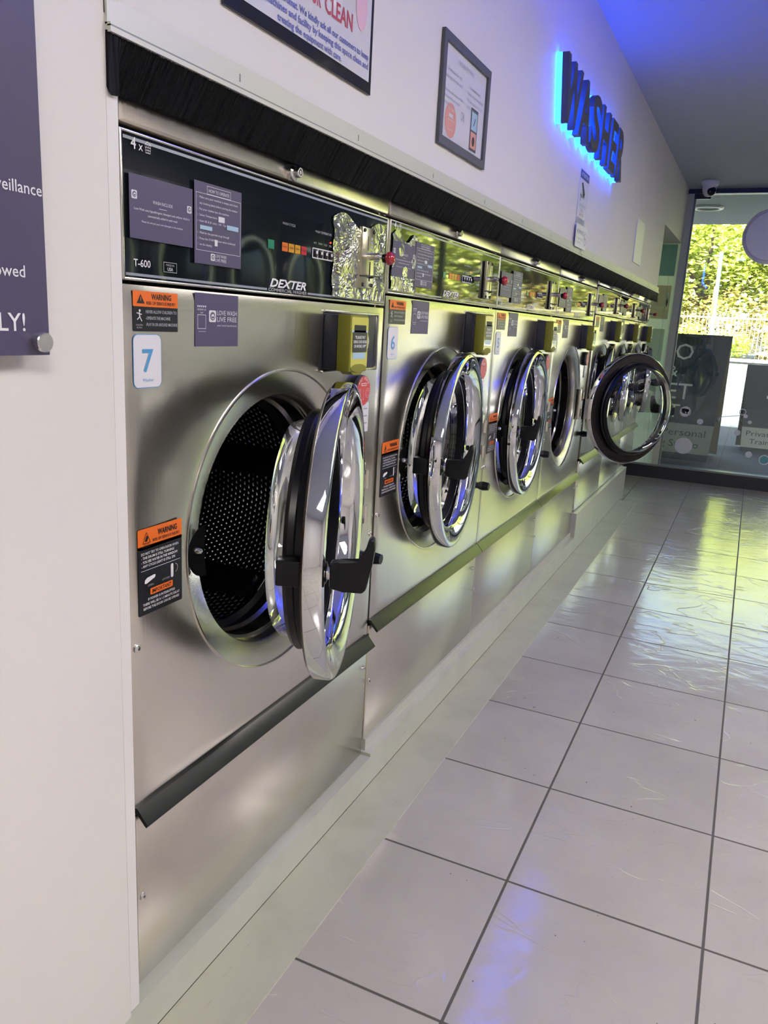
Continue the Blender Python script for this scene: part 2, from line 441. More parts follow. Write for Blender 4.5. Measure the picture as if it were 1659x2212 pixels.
# ------------------------------------------------------------------ helpers
class MB:
    """collects faces with materials, built as ONE mesh object"""
    def __init__(s):
        s.v = []; s.f = []; s.mi = []; s.mats = []; s.smooth = []; s.uv = {}
    def m(s, name):
        if name not in s.mats: s.mats.append(name)
        return s.mats.index(name)
    def add(s, verts, faces, mname, smooth=False, M=None, uvs=None):
        off = len(s.v)
        for v in verts:
            v = Vector(v)
            s.v.append(M @ v if M is not None else v)
        k = s.m(mname)
        for i, f in enumerate(faces):
            if uvs is not None: s.uv[len(s.f)] = [uvs[j] for j in f]
            s.f.append([off + j for j in f]); s.mi.append(k); s.smooth.append(smooth)
        return s
    def box(s, a, b, mname, M=None):
        x0, y0, z0 = a; x1, y1, z1 = b
        vs_ = [(x0,y0,z0),(x1,y0,z0),(x1,y1,z0),(x0,y1,z0),(x0,y0,z1),(x1,y0,z1),(x1,y1,z1),(x0,y1,z1)]
        return s.add(vs_, [(0,3,2,1),(4,5,6,7),(0,1,5,4),(1,2,6,5),(2,3,7,6),(3,0,4,7)], mname, M=M)
    def rbox(s, a, b, mname, r=0.004, M=None, seg=2):
        bm = bmesh.new()
        bmesh.ops.create_cube(bm, size=1)
        sz = [b[i]-a[i] for i in range(3)]; c = [(a[i]+b[i])/2 for i in range(3)]
        for v in bm.verts: v.co = Vector([v.co[i]*sz[i]+c[i] for i in range(3)])
        r = min(r, min(sz)*0.49)
        bmesh.ops.bevel(bm, geom=bm.edges[:], offset=r, segments=seg, affect='EDGES', profile=0.5)
        return s.bm(bm, mname, M=M, smooth=True)
    def bm(s, bm, mname, M=None, smooth=False):
        bm.verts.ensure_lookup_table(); bm.verts.index_update()
        vs_ = [v.co.copy() for v in bm.verts]; fs = [[v.index for v in f.verts] for f in bm.faces]
        bm.free()
        return s.add(vs_, fs, mname, smooth, M)
    def lathe(s, prof, mname, n=64, M=None, axis='y', smooth=True, close=False):
        """prof: list of (r, d); revolve about +y axis (d along y)"""
        vs_ = []; fs = []
        for r, d in prof:
            for i in range(n):
                a = 2*math.pi*i/n
                if axis == 'y': vs_.append((r*math.cos(a), d, r*math.sin(a)))
                else: vs_.append((r*math.cos(a), r*math.sin(a), d))
        k = len(prof)
        for j in range(k-1 + (1 if close else 0)):
            j2 = (j+1) % k
            for i in range(n):
                i2 = (i+1) % n
                fs.append((j*n+i, j*n+i2, j2*n+i2, j2*n+i))
        return s.add(vs_, fs, mname, smooth, M)
    def cyl(s, p, q, r, mname, n=20, r2=None, smooth=True):
        p = Vector(p); q = Vector(q); d = q-p; L = d.length
        M = Matrix.Translation(p) @ d.to_track_quat('Z', 'Y').to_matrix().to_4x4()
        r2 = r if r2 is None else r2
        s.lathe([(0, 0), (r, 0), (r, 0), (r2, L), (r2, L), (0, L)], mname, n, M, 'z', smooth)
        return s
    def prism(s, pts, d0, d1, mname, M=None, smooth=False):
        """pts polygon in (x,z) seen from -y; extruded from y=d0 to y=d1"""
        n = len(pts)
        vs_ = [(x, d0, z) for x, z in pts] + [(x, d1, z) for x, z in pts]
        fs = [tuple(range(n)), tuple(range(2*n-1, n-1, -1))]
        for i in range(n):
            j = (i+1) % n
            fs.append((i, i+n, j+n, j))
        return s.add(vs_, fs, mname, smooth, M)
    def build(s, name, parent=None, loc=None, auto=True):
        me = bpy.data.meshes.new(name)
        me.from_pydata([tuple(v) for v in s.v], [], s.f)
        for m in s.mats: me.materials.append(MATS[m])
        me.polygons.foreach_set('material_index', s.mi)
        me.polygons.foreach_set('use_smooth', s.smooth)
        if s.uv:
            ul = me.uv_layers.new(name='UVMap')
            for p in me.polygons:
                if p.index in s.uv:
                    for li, uv in zip(p.loop_indices, s.uv[p.index]): ul.data[li].uv = uv
        bm = bmesh.new(); bm.from_mesh(me)
        bmesh.ops.remove_doubles(bm, verts=bm.verts, dist=1e-6) if len(s.v) < 60000 and not s.uv else None
        bmesh.ops.dissolve_degenerate(bm, edges=bm.edges, dist=1e-7) if len(s.v) < 20000 else None
        if not getattr(s, 'keep_normals', False) and len(s.v) < 60000:
            bmesh.ops.recalc_face_normals(bm, faces=bm.faces)
        bm.to_mesh(me); bm.free()
        me.update()
        if auto:
            try: me.set_sharp_from_angle(angle=math.radians(38))
            except Exception: pass
        o = bpy.data.objects.new(name, me)
        COL.objects.link(o)
        if parent is not None: o.parent = parent
        if loc is not None: o.location = loc
        return o

def empty(name, loc=(0, 0, 0), rz=0.0, parent=None):
    o = bpy.data.objects.new(name, None)
    o.empty_display_size = 0.1
    COL.objects.link(o)
    o.location = loc; o.rotation_euler = (0, 0, rz)
    if parent is not None: o.parent = parent
    return o
def tag(o, label=None, cat=None, group=None, kind=None):
    if label: o['label'] = label
    if cat: o['category'] = cat
    if group: o['group'] = group
    if kind: o['kind'] = kind
    return o

_TXT = {}
def text_geo(t, bold=0.0, extrude=0.0, shear=0.0, res=3):
    k = (t, bold, extrude, shear, res)
    if k in _TXT: return _TXT[k]
    cu = bpy.data.curves.new('txt', 'FONT')
    cu.body = t; cu.size = 1.0; cu.resolution_u = res; cu.offset = bold; cu.extrude = extrude; cu.shear = shear
    o = bpy.data.objects.new('txt', cu); COL.objects.link(o)
    dg = bpy.context.evaluated_depsgraph_get()
    me = bpy.data.meshes.new_from_object(o.evaluated_get(dg))
    vs_ = [v.co.copy() for v in me.vertices]; fs = [list(p.vertices) for p in me.polygons]
    bpy.data.objects.remove(o); bpy.data.curves.remove(cu); bpy.data.meshes.remove(me)
    if vs_:
        x0 = min(v.x for v in vs_); x1 = max(v.x for v in vs_); y0 = min(v.y for v in vs_); y1 = max(v.y for v in vs_)
    else: x0 = x1 = y0 = y1 = 0
    _TXT[k] = (vs_, fs, (x0, x1, y0, y1))
    return _TXT[k]

class Sheet(MB):
    """flat printed matter: u to the reader's right, v up, layers a hair apart"""
    def __init__(s, M=None, step=0.00035):
        super().__init__()
        s.M = M or Matrix.Identity(4); s.step = step; s.keep_normals = True
    def P(s, u, v, l): return s.M @ Vector((u, -l*s.step, v))
    def poly(s, pts, mname, l=0):
        a = sum(pts[i][0]*pts[(i+1) % len(pts)][1]-pts[(i+1) % len(pts)][0]*pts[i][1] for i in range(len(pts)))
        if a < 0: pts = pts[::-1]
        s.add([s.P(u, v, l) for u, v in pts], [tuple(range(len(pts)))], mname); return s
    def rect(s, u0, v0, u1, v1, mname, l=0): return s.poly([(u0, v0), (u1, v0), (u1, v1), (u0, v1)], mname, l)
    def rrect(s, u0, v0, u1, v1, r, mname, l=0):
        pts = []
        for cx, cy, a0 in ((u1-r, v0+r, -90), (u1-r, v1-r, 0), (u0+r, v1-r, 90), (u0+r, v0+r, 180)):
            for k in range(6):
                a = math.radians(a0+k*18); pts.append((cx+r*math.cos(a), cy+r*math.sin(a)))
        return s.poly(pts, mname, l)
    def outline(s, u0, v0, u1, v1, w, mname, l=0):
        s.rect(u0, v0, u1, v0+w, mname, l); s.rect(u0, v1-w, u1, v1, mname, l)
        s.rect(u0, v0+w, u0+w, v1-w, mname, l); s.rect(u1-w, v0+w, u1, v1-w, mname, l); return s
    def disc(s, cx, cy, r, mname, l=0, n=28, ry=None):
        ry = ry or r
        return s.poly([(cx+r*math.cos(2*math.pi*k/n), cy+ry*math.sin(2*math.pi*k/n)) for k in range(n)], mname, l)
    def ring(s, cx, cy, r, w, mname, l=0, n=28):
        vs_ = [s.P(cx+q*math.cos(2*math.pi*k/n), cy+q*math.sin(2*math.pi*k/n), l) for q in (r-w, r) for k in range(n)]
        s.add(vs_, [(k, n+k, n+(k+1) % n, (k+1) % n) for k in range(n)], mname); return s
    def line(s, p, q, w, mname, l=0):
        p = Vector(p); q = Vector(q); d = (q-p).normalized(); n = Vector((-d.y, d.x))*w/2
        return s.poly([tuple(p-n), tuple(q-n), tuple(q+n), tuple(p+n)], mname, l)
    def text(s, t, u0, v0, mname, l=2, w=None, h=None, al='l', bold=0.0, shear=0.0, rot=0.0, res=2):
        """fit the text's box: h = height of its capitals box, w = width"""
        vs_, fs, (x0, x1, y0, y1) = text_geo(t, bold, 0.0, shear, res)
        if not vs_: return s
        H = 0.70
        sy = (h/H) if h else None
        sx = (w/(x1-x0)) if w else None
        if sy is None: sy = sx
        if sx is None: sx = sy
        W = (x1-x0)*sx
        off = {'l': 0, 'c': -W/2, 'r': -W}[al]
        c, sn = math.cos(rot), math.sin(rot)
        out = []
        for v in vs_:
            a = (v.x-x0)*sx+off; b = v.y*sy
            out.append(s.P(u0+a*c-b*sn, v0+a*sn+b*c, l))
        s.add(out, fs, mname); return s
    def para(s, lines, u0, v0, pitch, h, mname, l=2, al='l', w=None, bold=0.0):
        for i, t in enumerate(lines):
            if not t: continue
            ww = w[i] if isinstance(w, (list, tuple)) else w
            s.text(t, u0, v0-i*pitch, mname, l, w=ww, h=h, al=al, bold=bold)
        return s

# ------------------------------------------------------------------ the room
CEIL = 2.32
WA = -0.0085                       # the white wall runs very slightly towards the aisle
def wy(x): return -0.05 + WA*x      # front of the white wall at x
def WM(x, z=0.0, proud=0.0):        # local frame lying on that wall
    return Matrix.Translation((x, wy(x)-proud, z)) @ Matrix.Rotation(math.atan(WA), 4, 'Z')

def struct(o): o['kind'] = 'structure'; return o
m = MB(); m.box((-3.2, -3.4, -0.1), (6.26, 1.1, 0.0), 'floor_tile'); struct(m.build('floor'))
m = MB(); m.box((-3.2, -3.4, CEIL), (6.26, 1.1, CEIL+0.1), 'ceiling_blue_tint'); struct(m.build('ceiling'))
m = MB(); m.box((-3.2, -3.4, 0), (-3.1, 1.1, CEIL), 'wall_dim'); struct(m.build('wall_back'))
m = MB(); m.box((-3.1, -3.4, 0), (6.26, -3.3, CEIL), 'wall_dim'); struct(m.build('wall_right'))
m = MB(); m.box((-0.07, 0.98, 0), (6.26, 1.1, CEIL), 'gap_black'); struct(m.build('wall_cavity'))
# white wall: pier beside the first washer, bulkhead over the row, header over the end bay
def wallslab(mb, x0, x1, z0, z1, t=0.12, mn='wall_paint', proud=0.0):
    vs_ = [(x0, wy(x0)-proud, z0), (x1, wy(x1)-proud, z0), (x1, t, z0), (x0, t, z0), (x0, wy(x0)-proud, z1), (x1, wy(x1)-proud, z1), (x1, t, z1), (x0, t, z1)]
    mb.add(vs_, [(0,3,2,1),(4,5,6,7),(0,1,5,4),(1,2,6,5),(2,3,7,6),(3,0,4,7)], mn)
m = MB()
wallslab(m, -3.1, -0.073, 0.118, 1.5, 0.98)
wallslab(m, -3.1, 4.985, 1.5, 1.91, 0.03)
wallslab(m, -3.1, 6.15, 1.91, CEIL, 0.30)
m.box((-3.1, -0.012, 0.0), (-0.073, 0.98, 0.118), 'plinth_paint')
wall = struct(m.build('wall_left'))
m = MB(); wallslab(m, -0.073, -0.055, 0.128, 1.485, -0.02, 'edge_trim', 0.0006); struct(m.build('trim_1'))
# plinth under the machines
PY = -0.024
m = MB(); m.box((-3.1, PY, 0.0), (0.816, 0.9, 0.088), 'plinth_paint'); m.box((0.816, PY, 0.0), (3.325, 0.9, 0.096), 'plinth_paint')
m.box((0.824, -0.004, 0.096), (3.32, 0.9, 0.127), 'plinth_lip'); m.box((0.0, 0.004, 0.086), (0.812, 0.9, 0.0905), 'gap_black')
struct(m.build('baseboard_left'))
m = MB(); m.box((3.327, PY, 0.0), (5.14, 0.9, 0.228), 'plinth_paint'); struct(m.build('baseboard_far'))
m = MB()
m.add([(-3.1, PY, 0.010), (4.95, PY, 0.010), (4.95, -0.050, 0.0065), (-3.1, -0.050, 0.0065), (4.95, -0.147, 0.0022), (-3.1, -0.147, 0.0022), (4.95, -0.1475, 0.0), (-3.1, -0.1475, 0.0), (4.95, PY, 0.0), (-3.1, PY, 0.0)],
      [(0, 3, 2, 1), (3, 5, 4, 2), (5, 7, 6, 4), (0, 1, 8, 9), (1, 2, 4, 6, 8), (0, 9, 7, 5, 3)], 'skirting_vinyl')
m.box((-3.1, PY-0.0006, 0.0095), (5.0, PY+0.001, 0.0112), 'ink_black')
struct(m.build('trim_2'))

# shopfront: black frame, glass, mint side panel
XF = 6.15
m = MB()
m.box((XF, -3.3, 0.0), (XF+0.10, 0.98, 0.118), 'sill_black')
m.box((XF-0.012, -3.3, 0.105), (XF+0.03, 0.98, 0.120), 'alu_dark')
m.box((XF, -3.3, CEIL-0.035), (XF+0.08, -0.10, CEIL), 'frame_black')
struct(m.build('trim_3'))
m = MB(); m.box((XF, -0.150, 0.12), (XF+0.05, -0.098, CEIL-0.035), 'mullion_green'); m.box((XF+0.002, -0.165, 0.12), (XF+0.04, -0.150, CEIL-0.06), 'alu_dark')
m.box((XF+0.002, -0.27, CEIL-0.075), (XF+0.03, -0.10, CEIL-0.036), 'frame_black'); struct(m.build('trim_4'))
m = MB(); m.box((XF-0.02, -3.3, 0.0), (XF+0.11, -2.72, CEIL), 'wall_dim'); struct(m.build('wall_pillar'))
m = MB(); m.box((XF+0.012, -2.72, 0.12), (XF+0.020, -0.150, CEIL-0.035), 'shop_glass'); w1 = struct(m.build('window_1'))
for k, yy in enumerate((-1.95,)):
    m = MB(); m.box((XF, yy-0.025, 0.12), (XF+0.06, yy+0.025, CEIL-0.035), 'frame_black'); m.build('window_frame', w1)
# side light with coloured squares at the end of the row
SM = Matrix.Translation((XF-0.002, 0, 0)) @ Matrix.Rotation(math.radians(-90), 4, 'Z')   # u = -y, faces -x
sp = Sheet(SM)
m = MB(); m.box((XF, -0.098, 0.12), (XF+0.006, 0.98, 1.91), 'panel_mint'); sl = tag(m.build('side_panel'), 'pale mint side panel with coloured squares beside the shop window', 'panel')
sp.rect(-0.10, 1.66, 0.078, 1.905, 'panel_teal', 1); sp.rect(-0.10, 1.32, 0.070, 1.585, 'panel_tan', 1); sp.rect(-0.10, 0.98, 0.062, 1.24, 'panel_sage', 1); sp.rect(-0.10, 0.55, 0.055, 0.88, 'panel_sage', 1)
sp.ring(0.00, 1.452, 0.055, 0.016, 'panel_mint', 2); sp.rect(0.044, 1.40, 0.058, 1.53, 'panel_mint', 2)
sp.rect(0.0355, 0.12, 0.0375, 1.905, 'ink_teal', 3)
sp.build('coloured_squares', sl)

# ------------------------------------------------------------------ ceiling fittings
def light_panel(x, y, sx, sy, label):
    e = tag(empty('ceiling_light', (x, y, CEIL)), label, 'ceiling light', 'ceiling light panels')
    f = MB()
    t = 0.03
    f.box((-sx-t, -sy-t, -0.02), (sx+t, -sy, 0), 'camera_white'); f.box((-sx-t, sy, -0.02), (sx+t, sy+t, 0), 'camera_white')
    f.box((-sx-t, -sy, -0.02), (-sx, sy, 0), 'camera_white'); f.box((sx, -sy, -0.02), (sx+t, sy, 0), 'camera_white'); f.build('frame', e)
    d = MB(); d.box((-sx, -sy, -0.012), (sx, sy, -0.002), 'light_panel'); d.build('diffuser', e)
light_panel(-1.5, -1.6, 0.55, 0.28, 'white ceiling light panel at the back of the aisle')
light_panel(0.9, -2.0, 0.55, 0.28, 'white ceiling light panel above the middle of the aisle')
light_panel(3.4, -2.3, 0.45, 0.22, 'white ceiling light panel nearest the shop window')

def dome_camera(x, y, z, rz, label):
    e = tag(empty('security_camera', (x, y, z), rz), label, 'security camera')
    b = MB(); b.lathe([(0, 0), (0.062, 0), (0.062, -0.018), (0.052, -0.034), (0, -0.034)], 'camera_white', 32, axis='z'); b.build('base', e)
    b = MB(); b.lathe([(0.048, -0.034), (0.050, -0.06), (0.043, -0.085), (0.028, -0.103), (0, -0.110)], 'camera_white', 32, axis='z'); b.build('housing', e)
    Ml = Matrix.Translation((-0.028, -0.012, -0.078)) @ Matrix.Rotation(math.radians(-65), 4, 'Y')
    b = MB(); b.lathe([(0.030, 0.0), (0.032, 0.016), (0.027, 0.026), (0.012, 0.032), (0, 0.033)], 'camera_black', 28, Ml, 'z')
    b.build('lens', e)
    b = MB(); b.box((-0.0615, -0.016, -0.083), (-0.060, 0.004, -0.078), 'ink_white'); b.build('mark', e)
dome_camera(5.84, -0.275, CEIL, 0.2, 'white dome security camera on the ceiling by the shop window')
# blue strip light hung under the ceiling beside the sign
e = tag(empty('blue_strip_light', (1.25, -0.85, CEIL)), 'blue strip light hung under the ceiling near the washers', 'light')
b = MB(); b.rbox((-0.035, -0.5, -0.115), (0.035, 0.5, -0.090), 'camera_white', 0.004); b.cyl((0, -0.4, -0.08), (0, -0.4, 0), 0.004, 'alu'); b.cyl((0, 0.4, -0.08), (0, 0.4, 0), 0.004, 'alu'); b.build('housing', e)
b = MB(); b.cyl((0, -0.49, -0.078), (0, 0.49, -0.078), 0.010, 'led_blue'); b.build('tube', e)

# ------------------------------------------------------------------ washers
import bisect
ZK = [0.0907, 0.256, 0.414, 0.679, 0.791, 1.06, 1.1996, 1.255, 1.336, 1.39, 1.4238]
ZM = {'A': ZK,
      'B': [0.128, 0.29, 0.449, 0.717, 0.828, 1.082, 1.2275, 1.268, 1.345, 1.39, 1.4238],
      'C': [0.232, 0.37, 0.515, 0.76, 0.870, 1.125, 1.266, 1.300, 1.366, 1.408, 1.44]}
def zmap(kind, z):
    Q = ZM[kind]
    i = min(max(bisect.bisect_right(ZK, z)-1, 0), len(ZK)-2)
    t = (z-ZK[i])/(ZK[i+1]-ZK[i])
    return Q[i]+t*(Q[i+1]-Q[i])

def make_panel(mb, x0, x1, z0, z1, cx, cz, r, dish=0.007, n=120, rows=16):
    """sheet with a round opening, dished gently towards it, edges folded back"""
    vs_ = []; fs = []
    def bd(a):
        c, s = math.cos(a), math.sin(a); t = 1e9
        if c > 1e-9: t = min(t, (x1-cx)/c)
        if c < -1e-9: t = min(t, (x0-cx)/c)
        if s > 1e-9: t = min(t, (z1-cz)/s)
        if s < -1e-9: t = min(t, (z0-cz)/s)
        return t
    angs = [2*math.pi*i/n for i in range(n)]
    for X, Z in ((x0, z0), (x1, z0), (x1, z1), (x0, z1)):
        a = math.atan2(Z-cz, X-cx) % (2*math.pi)
        k = min(range(len(angs)), key=lambda i: abs(angs[i]-a)); angs[k] = a
    angs.sort()
    for j in range(rows+2):
        for a in angs:
            R = bd(a)
            if j <= rows:
                t = (j/rows)**1.5
                q = r+(R-r)*t
                X = cx+q*math.cos(a); Z = cz+q*math.sin(a)
                e = min(X-x0, x1-X, Z-z0, z1-Z)
                y = dish*math.exp(-(q-r)/0.045)*min(1, max(e, 0)/0.02)
                y += 0.0025*max(0, 1-e/0.003)**2 if e < 0.003 else 0
            else:
                X = cx+R*math.cos(a); Z = cz+R*math.sin(a); y = 0.022
            vs_.append((X, y, Z))
    n = len(angs)
    for j in range(rows+1):
        for i in range(n):
            i2 = (i+1) % n
            fs.append((j*n+i, j*n+i2, (j+1)*n+i2, (j+1)*n+i))
    mb.add(vs_, fs, 'steel', True)

def flat_panel(mb, x0, x1, z0, z1, mn='steel', r=0.004, y0=0.0, y1=0.022):
    mb.rbox((x0, y0, z0), (x1, y1, z1), mn, r)

def washer(num, x0, W, kind, door_deg, label, hinge_off=(0.0, 0.0), door_dz=0.0, door_r=None, detail=2, film=None):
    K = W/0.83
    RS = 1.0 if kind != 'C' else 0.885        # size of the round parts
    z = lambda v: zmap(kind, v)
    X = lambda v: v*K if kind == 'C' else v
    root = tag(empty('washing_machine', (x0, 0, 0)), label, 'washing machine', 'row of coin washing machines')
    cx = X(0.416); cz = z(0.791)
    zb, zk, zd, zc = z(0.0907), z(0.414), z(0.1e0+1.0996), z(1.39)
    # cabinet behind the panels
    c = MB(); D = 0.75
    c.box((0.004, 0.020, zb), (0.012, D, 1.45), 'steel_edge'); c.box((W-0.012, 0.020, zb), (W-0.004, D, 1.45), 'steel_edge')
    c.box((0.012, D-0.01, zb), (W-0.012, D, 1.45), 'steel_edge'); c.box((0.012, 0.020, zb), (W-0.012, D-0.01, zb+0.008), 'gap_black')
    c.box((0.012, 0.021, zc+0.004), (W-0.012, D-0.01, zc+0.012), 'gap_black'); c.box((0.012, 0.021, zd-0.001), (W-0.012, 0.05, zd+0.004), 'gap_black')
    c.box((0.012, 0.024, zk-0.012), (W-0.012, 0.05, zk+0.004), 'gap_black')
    c.build('cabinet', root)
    # top cap
    c = MB(); flat_panel(c, 0.0, W, zc+0.003, z(1.4238)+0.035, r=0.007); tc_ = c.build('top_cap', root)
    c = MB(); Ml = Matrix.Translation((X(0.406), 0, z(1.406)))
    c.lathe([(0, -0.020), (0.0075, -0.020), (0.0085, -0.0185), (0.0085, -0.010), (0.0125, -0.008), (0.0135, -0.001), (0.0135, 0.002)], 'screw_metal', 24, Ml)
    c.lathe([(0.0030, -0.0203), (0.0052, -0.0203)], 'bolt_dark', 20, Ml); c.box((-0.001, -0.0206, 0.003), (0.001, -0.0202, 0.0055), 'bolt_dark', Ml)
    c.build('lock', tc_)
    # control panel: steel frame, black fascia, print
    c = MB()
    fw = 0.0045
    c.rbox((0, 0.0, zd+0.003), (W, 0.022, zd+0.003+fw), 'steel_edge', 0.002); c.rbox((0, 0.0, zc-0.002-fw), (W, 0.022, zc-0.002), 'steel_edge', 0.002)
    c.rbox((0, 0.0, zd+0.003), (fw*1.3, 0.022, zc-0.002), 'steel_edge', 0.002); c.rbox((W-fw*1.3, 0.0, zd+0.003), (W, 0.022, zc-0.002), 'steel_edge', 0.002)
    cp = c.build('control_panel', root)
    s = Sheet()
    f0, f1 = zd+0.003+fw, zc-0.002-fw
    s.rect(fw, f0, W-fw, f1, 'panel_black', -3)
    s.rect(fw+0.002, f1-0.0075, W-fw-0.002, f1-0.0035, 'panel_line', -1)
    dx0, dx1 = X(0.340), X(0.475)
    s.rect(fw+0.002, f0+0.002, dx0, f0+0.0055, 'panel_line', -1); s.rect(dx1, f0+0.002, W-fw-0.002, f0+0.0055, 'panel_line', -1)
    if kind != 'C':
        s.text('DEXTER', X(0.348), f0+0.0088, 'ink_white', 0, w=X(0.120), h=0.0135, bold=0.03, shear=0.3)
        s.text('COMMERCIAL WASHER', X(0.344), f0+0.0012, 'ink_grey', 0, w=X(0.128), h=0.0055, bold=0.01)
    s.text('T-600' if kind != 'C' else 'T-400', X(0.021), z(1.2215), 'ink_white', 0, h=0.0095, bold=0.008)
    if detail > 1:
        s.outline(X(0.080), z(1.2185), X(0.108), z(1.2185)+0.0135, 0.0007, 'ink_grey', 0)
        s.text('MADE IN', X(0.094), z(1.2185)+0.0082, 'ink_grey', 0, h=0.003, al='c'); s.text('USA', X(0.094), z(1.2185)+0.0022, 'ink_white', 0, h=0.0045, al='c', bold=0.01)
        s.text('4', 0.020, z(1.3665), 'ink_white', 0, h=0.014, bold=0.01); s.text('x', 0.0345, z(1.3665), 'ink_white', 0, h=0.011)
        # laundry basket symbol
        bx, bz = 0.052, z(1.3675)
        for k in range(4): s.line((bx-0.0055+k*0.0037*1.0, bz+0.009), (bx-0.0042+k*0.0028, bz-0.002), 0.0006, 'ink_white', 0)
        for k in range(4): s.line((bx-0.0058+k*0.0004, bz+0.0088-k*0.0034), (bx+0.0058-k*0.0004, bz+0.0088-k*0.0034), 0.0007, 'ink_white', 0)
        s.line((bx-0.0045, bz+0.009), (bx-0.001, bz+0.0125), 0.0008, 'ink_white', 0); s.line((bx-0.001, bz+0.0125), (bx+0.0048, bz+0.0095), 0.0008, 'ink_white', 0)
    s.text('WASH CYCLE', X(0.405), z(1.3205), 'ink_grey', 0, w=X(0.042), h=0.0042, al='c'); s.text('WASH TEMPERATURE', X(0.527), z(1.3205), 'ink_grey', 0, w=X(0.062), h=0.0042, al='c')
    bz0, bz1 = z(1.277), z(1.277)+0.0145
    s.rect(X(0.340), bz0, X(0.359), bz1, 'button_green', 0)
    for k, (mn, t) in enumerate((('button_orange', 'WASH'), ('button_amber', 'RINSE'), ('button_amber', 'FINAL'), ('button_red', 'DONE'))):
        a = X(0.384+k*0.0212); s.rect(a, bz0, a+X(0.0185), bz1, mn, 0)
        if detail > 1: s.text(t, a+X(0.0092), bz0+0.006, 'ink_black', 1, h=0.0032, al='c')
    s.rrect(X(0.487), z(1.276)-0.001, X(0.565), z(1.276)+0.0175, 0.002, 'ink_white', 0)
    for k in range(4): s.rect(X(0.4895+k*0.0190), z(1.276)+0.001, X(0.4895+k*0.0190+0.0160), z(1.276)+0.0155, 'ink_black', 1)
    for k, t in enumerate(('HOT', 'WARM', 'COLD', 'DELI')): s.text(t, X(0.497+k*0.019), z(1.3005), 'ink_grey', 0, h=0.0035, al='c')
    s.disc(X(0.555), z(1.3085), 0.0016, 'led_red', 1)
    s.build('fascia', cp)
    b = MB()
    for k in range(4):
        a = X(0.4895+k*0.0190); b.rbox((a+X(0.003), -0.004, z(1.276)+0.0025), (a+X(0.012), 0.001, z(1.276)+0.0125), 'ink_black', 0.001); b.box((a+X(0.0045), -0.0045, z(1.276)+0.007), (a+X(0.0105), -0.0038, z(1.276)+0.012), 'ink_white')
    b.build('switches', cp)
    if film:
        fx0, fx1 = film
        nx, nz = 26, 12; vs_ = []; fs = []
        rnd = random.Random(num)
        for j in range(nz+1):
            for i in range(nx+1):
                u = i/nx; v = j/nz
                jag = 0.012*math.sin(v*17+num)*rnd.uniform(0.3, 1) if i in (0, nx) else 0
                vs_.append((fx0+(fx1-fx0)*u+jag*(1 if i == 0 else -1)*0.5, -0.0016-0.0018*abs(math.sin(u*7+v*3)*math.cos(v*6-u*4)), f0+0.004+(f1-f0-0.03)*v+(0.012*math.sin(u*9) if j == nz else 0)))
        for j in range(nz):
            for i in range(nx):
                a = j*(nx+1)+i; fs.append((a, a+1, a+nx+2, a+nx+1))
        b = MB(); b.keep_normals = True; b.add(vs_, fs, 'crumpled_film', True); tag(b.build('protective_film', cp), 'crumpled clear film reflecting the trees')
    # purple notices on the fascia
    def logo(s, u, v, q, mn='ink_white', bg='purple', l=2):
        s.rrect(u, v, u+q, v+q, q*0.15, mn, l); s.disc(u+q*0.5, v+q*0.5, q*0.36, bg, l+1, 18); s.ring(u+q*0.5, v+q*0.47, q*0.24, q*0.07, mn, l+2, 16)
        s.disc(u+q*0.43, v+q*0.55, q*0.08, mn, l+2, 10); s.disc(u+q*0.57, v+q*0.55, q*0.08, mn, l+2, 10)
    za, zbn = z(1.336), z(1.2565)
    s = Sheet(); s.rect(0.012, zbn, 0.140, za, 'purple', 8)
    if detail > 0:
        s.text('WASH INCLUDE', 0.076, zbn+0.0475, 'ink_white', 10, w=0.040, h=0.0042, al='c'); s.rect(0.068, zbn+0.0425, 0.084, zbn+0.0431, 'ink_white', 10)
        s.para(['Love Wash uses hypoallergenic detergent and softener which is', 'automatically added in each wash'], 0.076, zbn+0.036, 0.0065, 0.003, 'ink_white', 10, 'c', w=[0.112, 0.060])
        s.text('Please do not put your own detergent in the machine.', 0.076, zbn+0.0215, 'ink_white', 10, w=0.084, h=0.0025, al='c')
        logo(s, 0.0155, zbn+0.049, 0.0105, l=10); logo(s, 0.127, zbn+0.046, 0.0095, l=10)
    s.build('wash_notice', cp)
    ha, hb = z(1.350), z(1.2365)
    s = Sheet(); s.rect(0.1435, hb, 0.2590, ha, 'purple', 9); H = ha-hb
    s.outline(0.1465, hb+H*0.165, 0.2560, hb+H*0.865, 0.0006, 'ink_white', 11); s.outline(0.172, hb+H*0.865, 0.230, hb+H*0.965, 0.0006, 'ink_white', 11)
    s.text('HOW TO OPERATE', 0.201, hb+H*0.893, 'ink_white', 11, w=0.050, h=0.0045, al='c')
    L_ = ['Make sure your machine is empty and check', 'any clothing labels before starting the washer.', 'Put your clothes into the machine.', 'Select Temperature', 'Insert $2 & $1 coins - OR - Tap', '', 'Wait for the payment to go through', 'Press the START button when indicated', 'on the display.']
    WL = [0.094, 0.094, 0.072, 0.042, 0.064, 0, 0.072, 0.088, 0.030]
    if detail > 0:
        s.para(L_, 0.1545, hb+H*0.80, H*0.0715, 0.0030, 'ink_white', 11, 'l', w=WL)
        s.rect(0.199, hb+H*0.555, 0.2145, hb+H*0.625, 'label_white', 12); s.rect(0.155, hb+H*0.425, 0.184, hb+H*0.475, 'label_sky', 12); s.rect(0.220, hb+H*0.48, 0.250, hb+H*0.54, 'label_sky', 12)
        s.rect(0.190, hb+H*0.245, 0.197, hb+H*0.325, 'label_white', 12)
        for k, t in enumerate('1234567'): s.text(t, 0.1495, hb+H*(0.80-(0, 2, 3, 4, 6, 7, 8)[k]*0.0715), 'ink_grey', 11, h=0.0026)
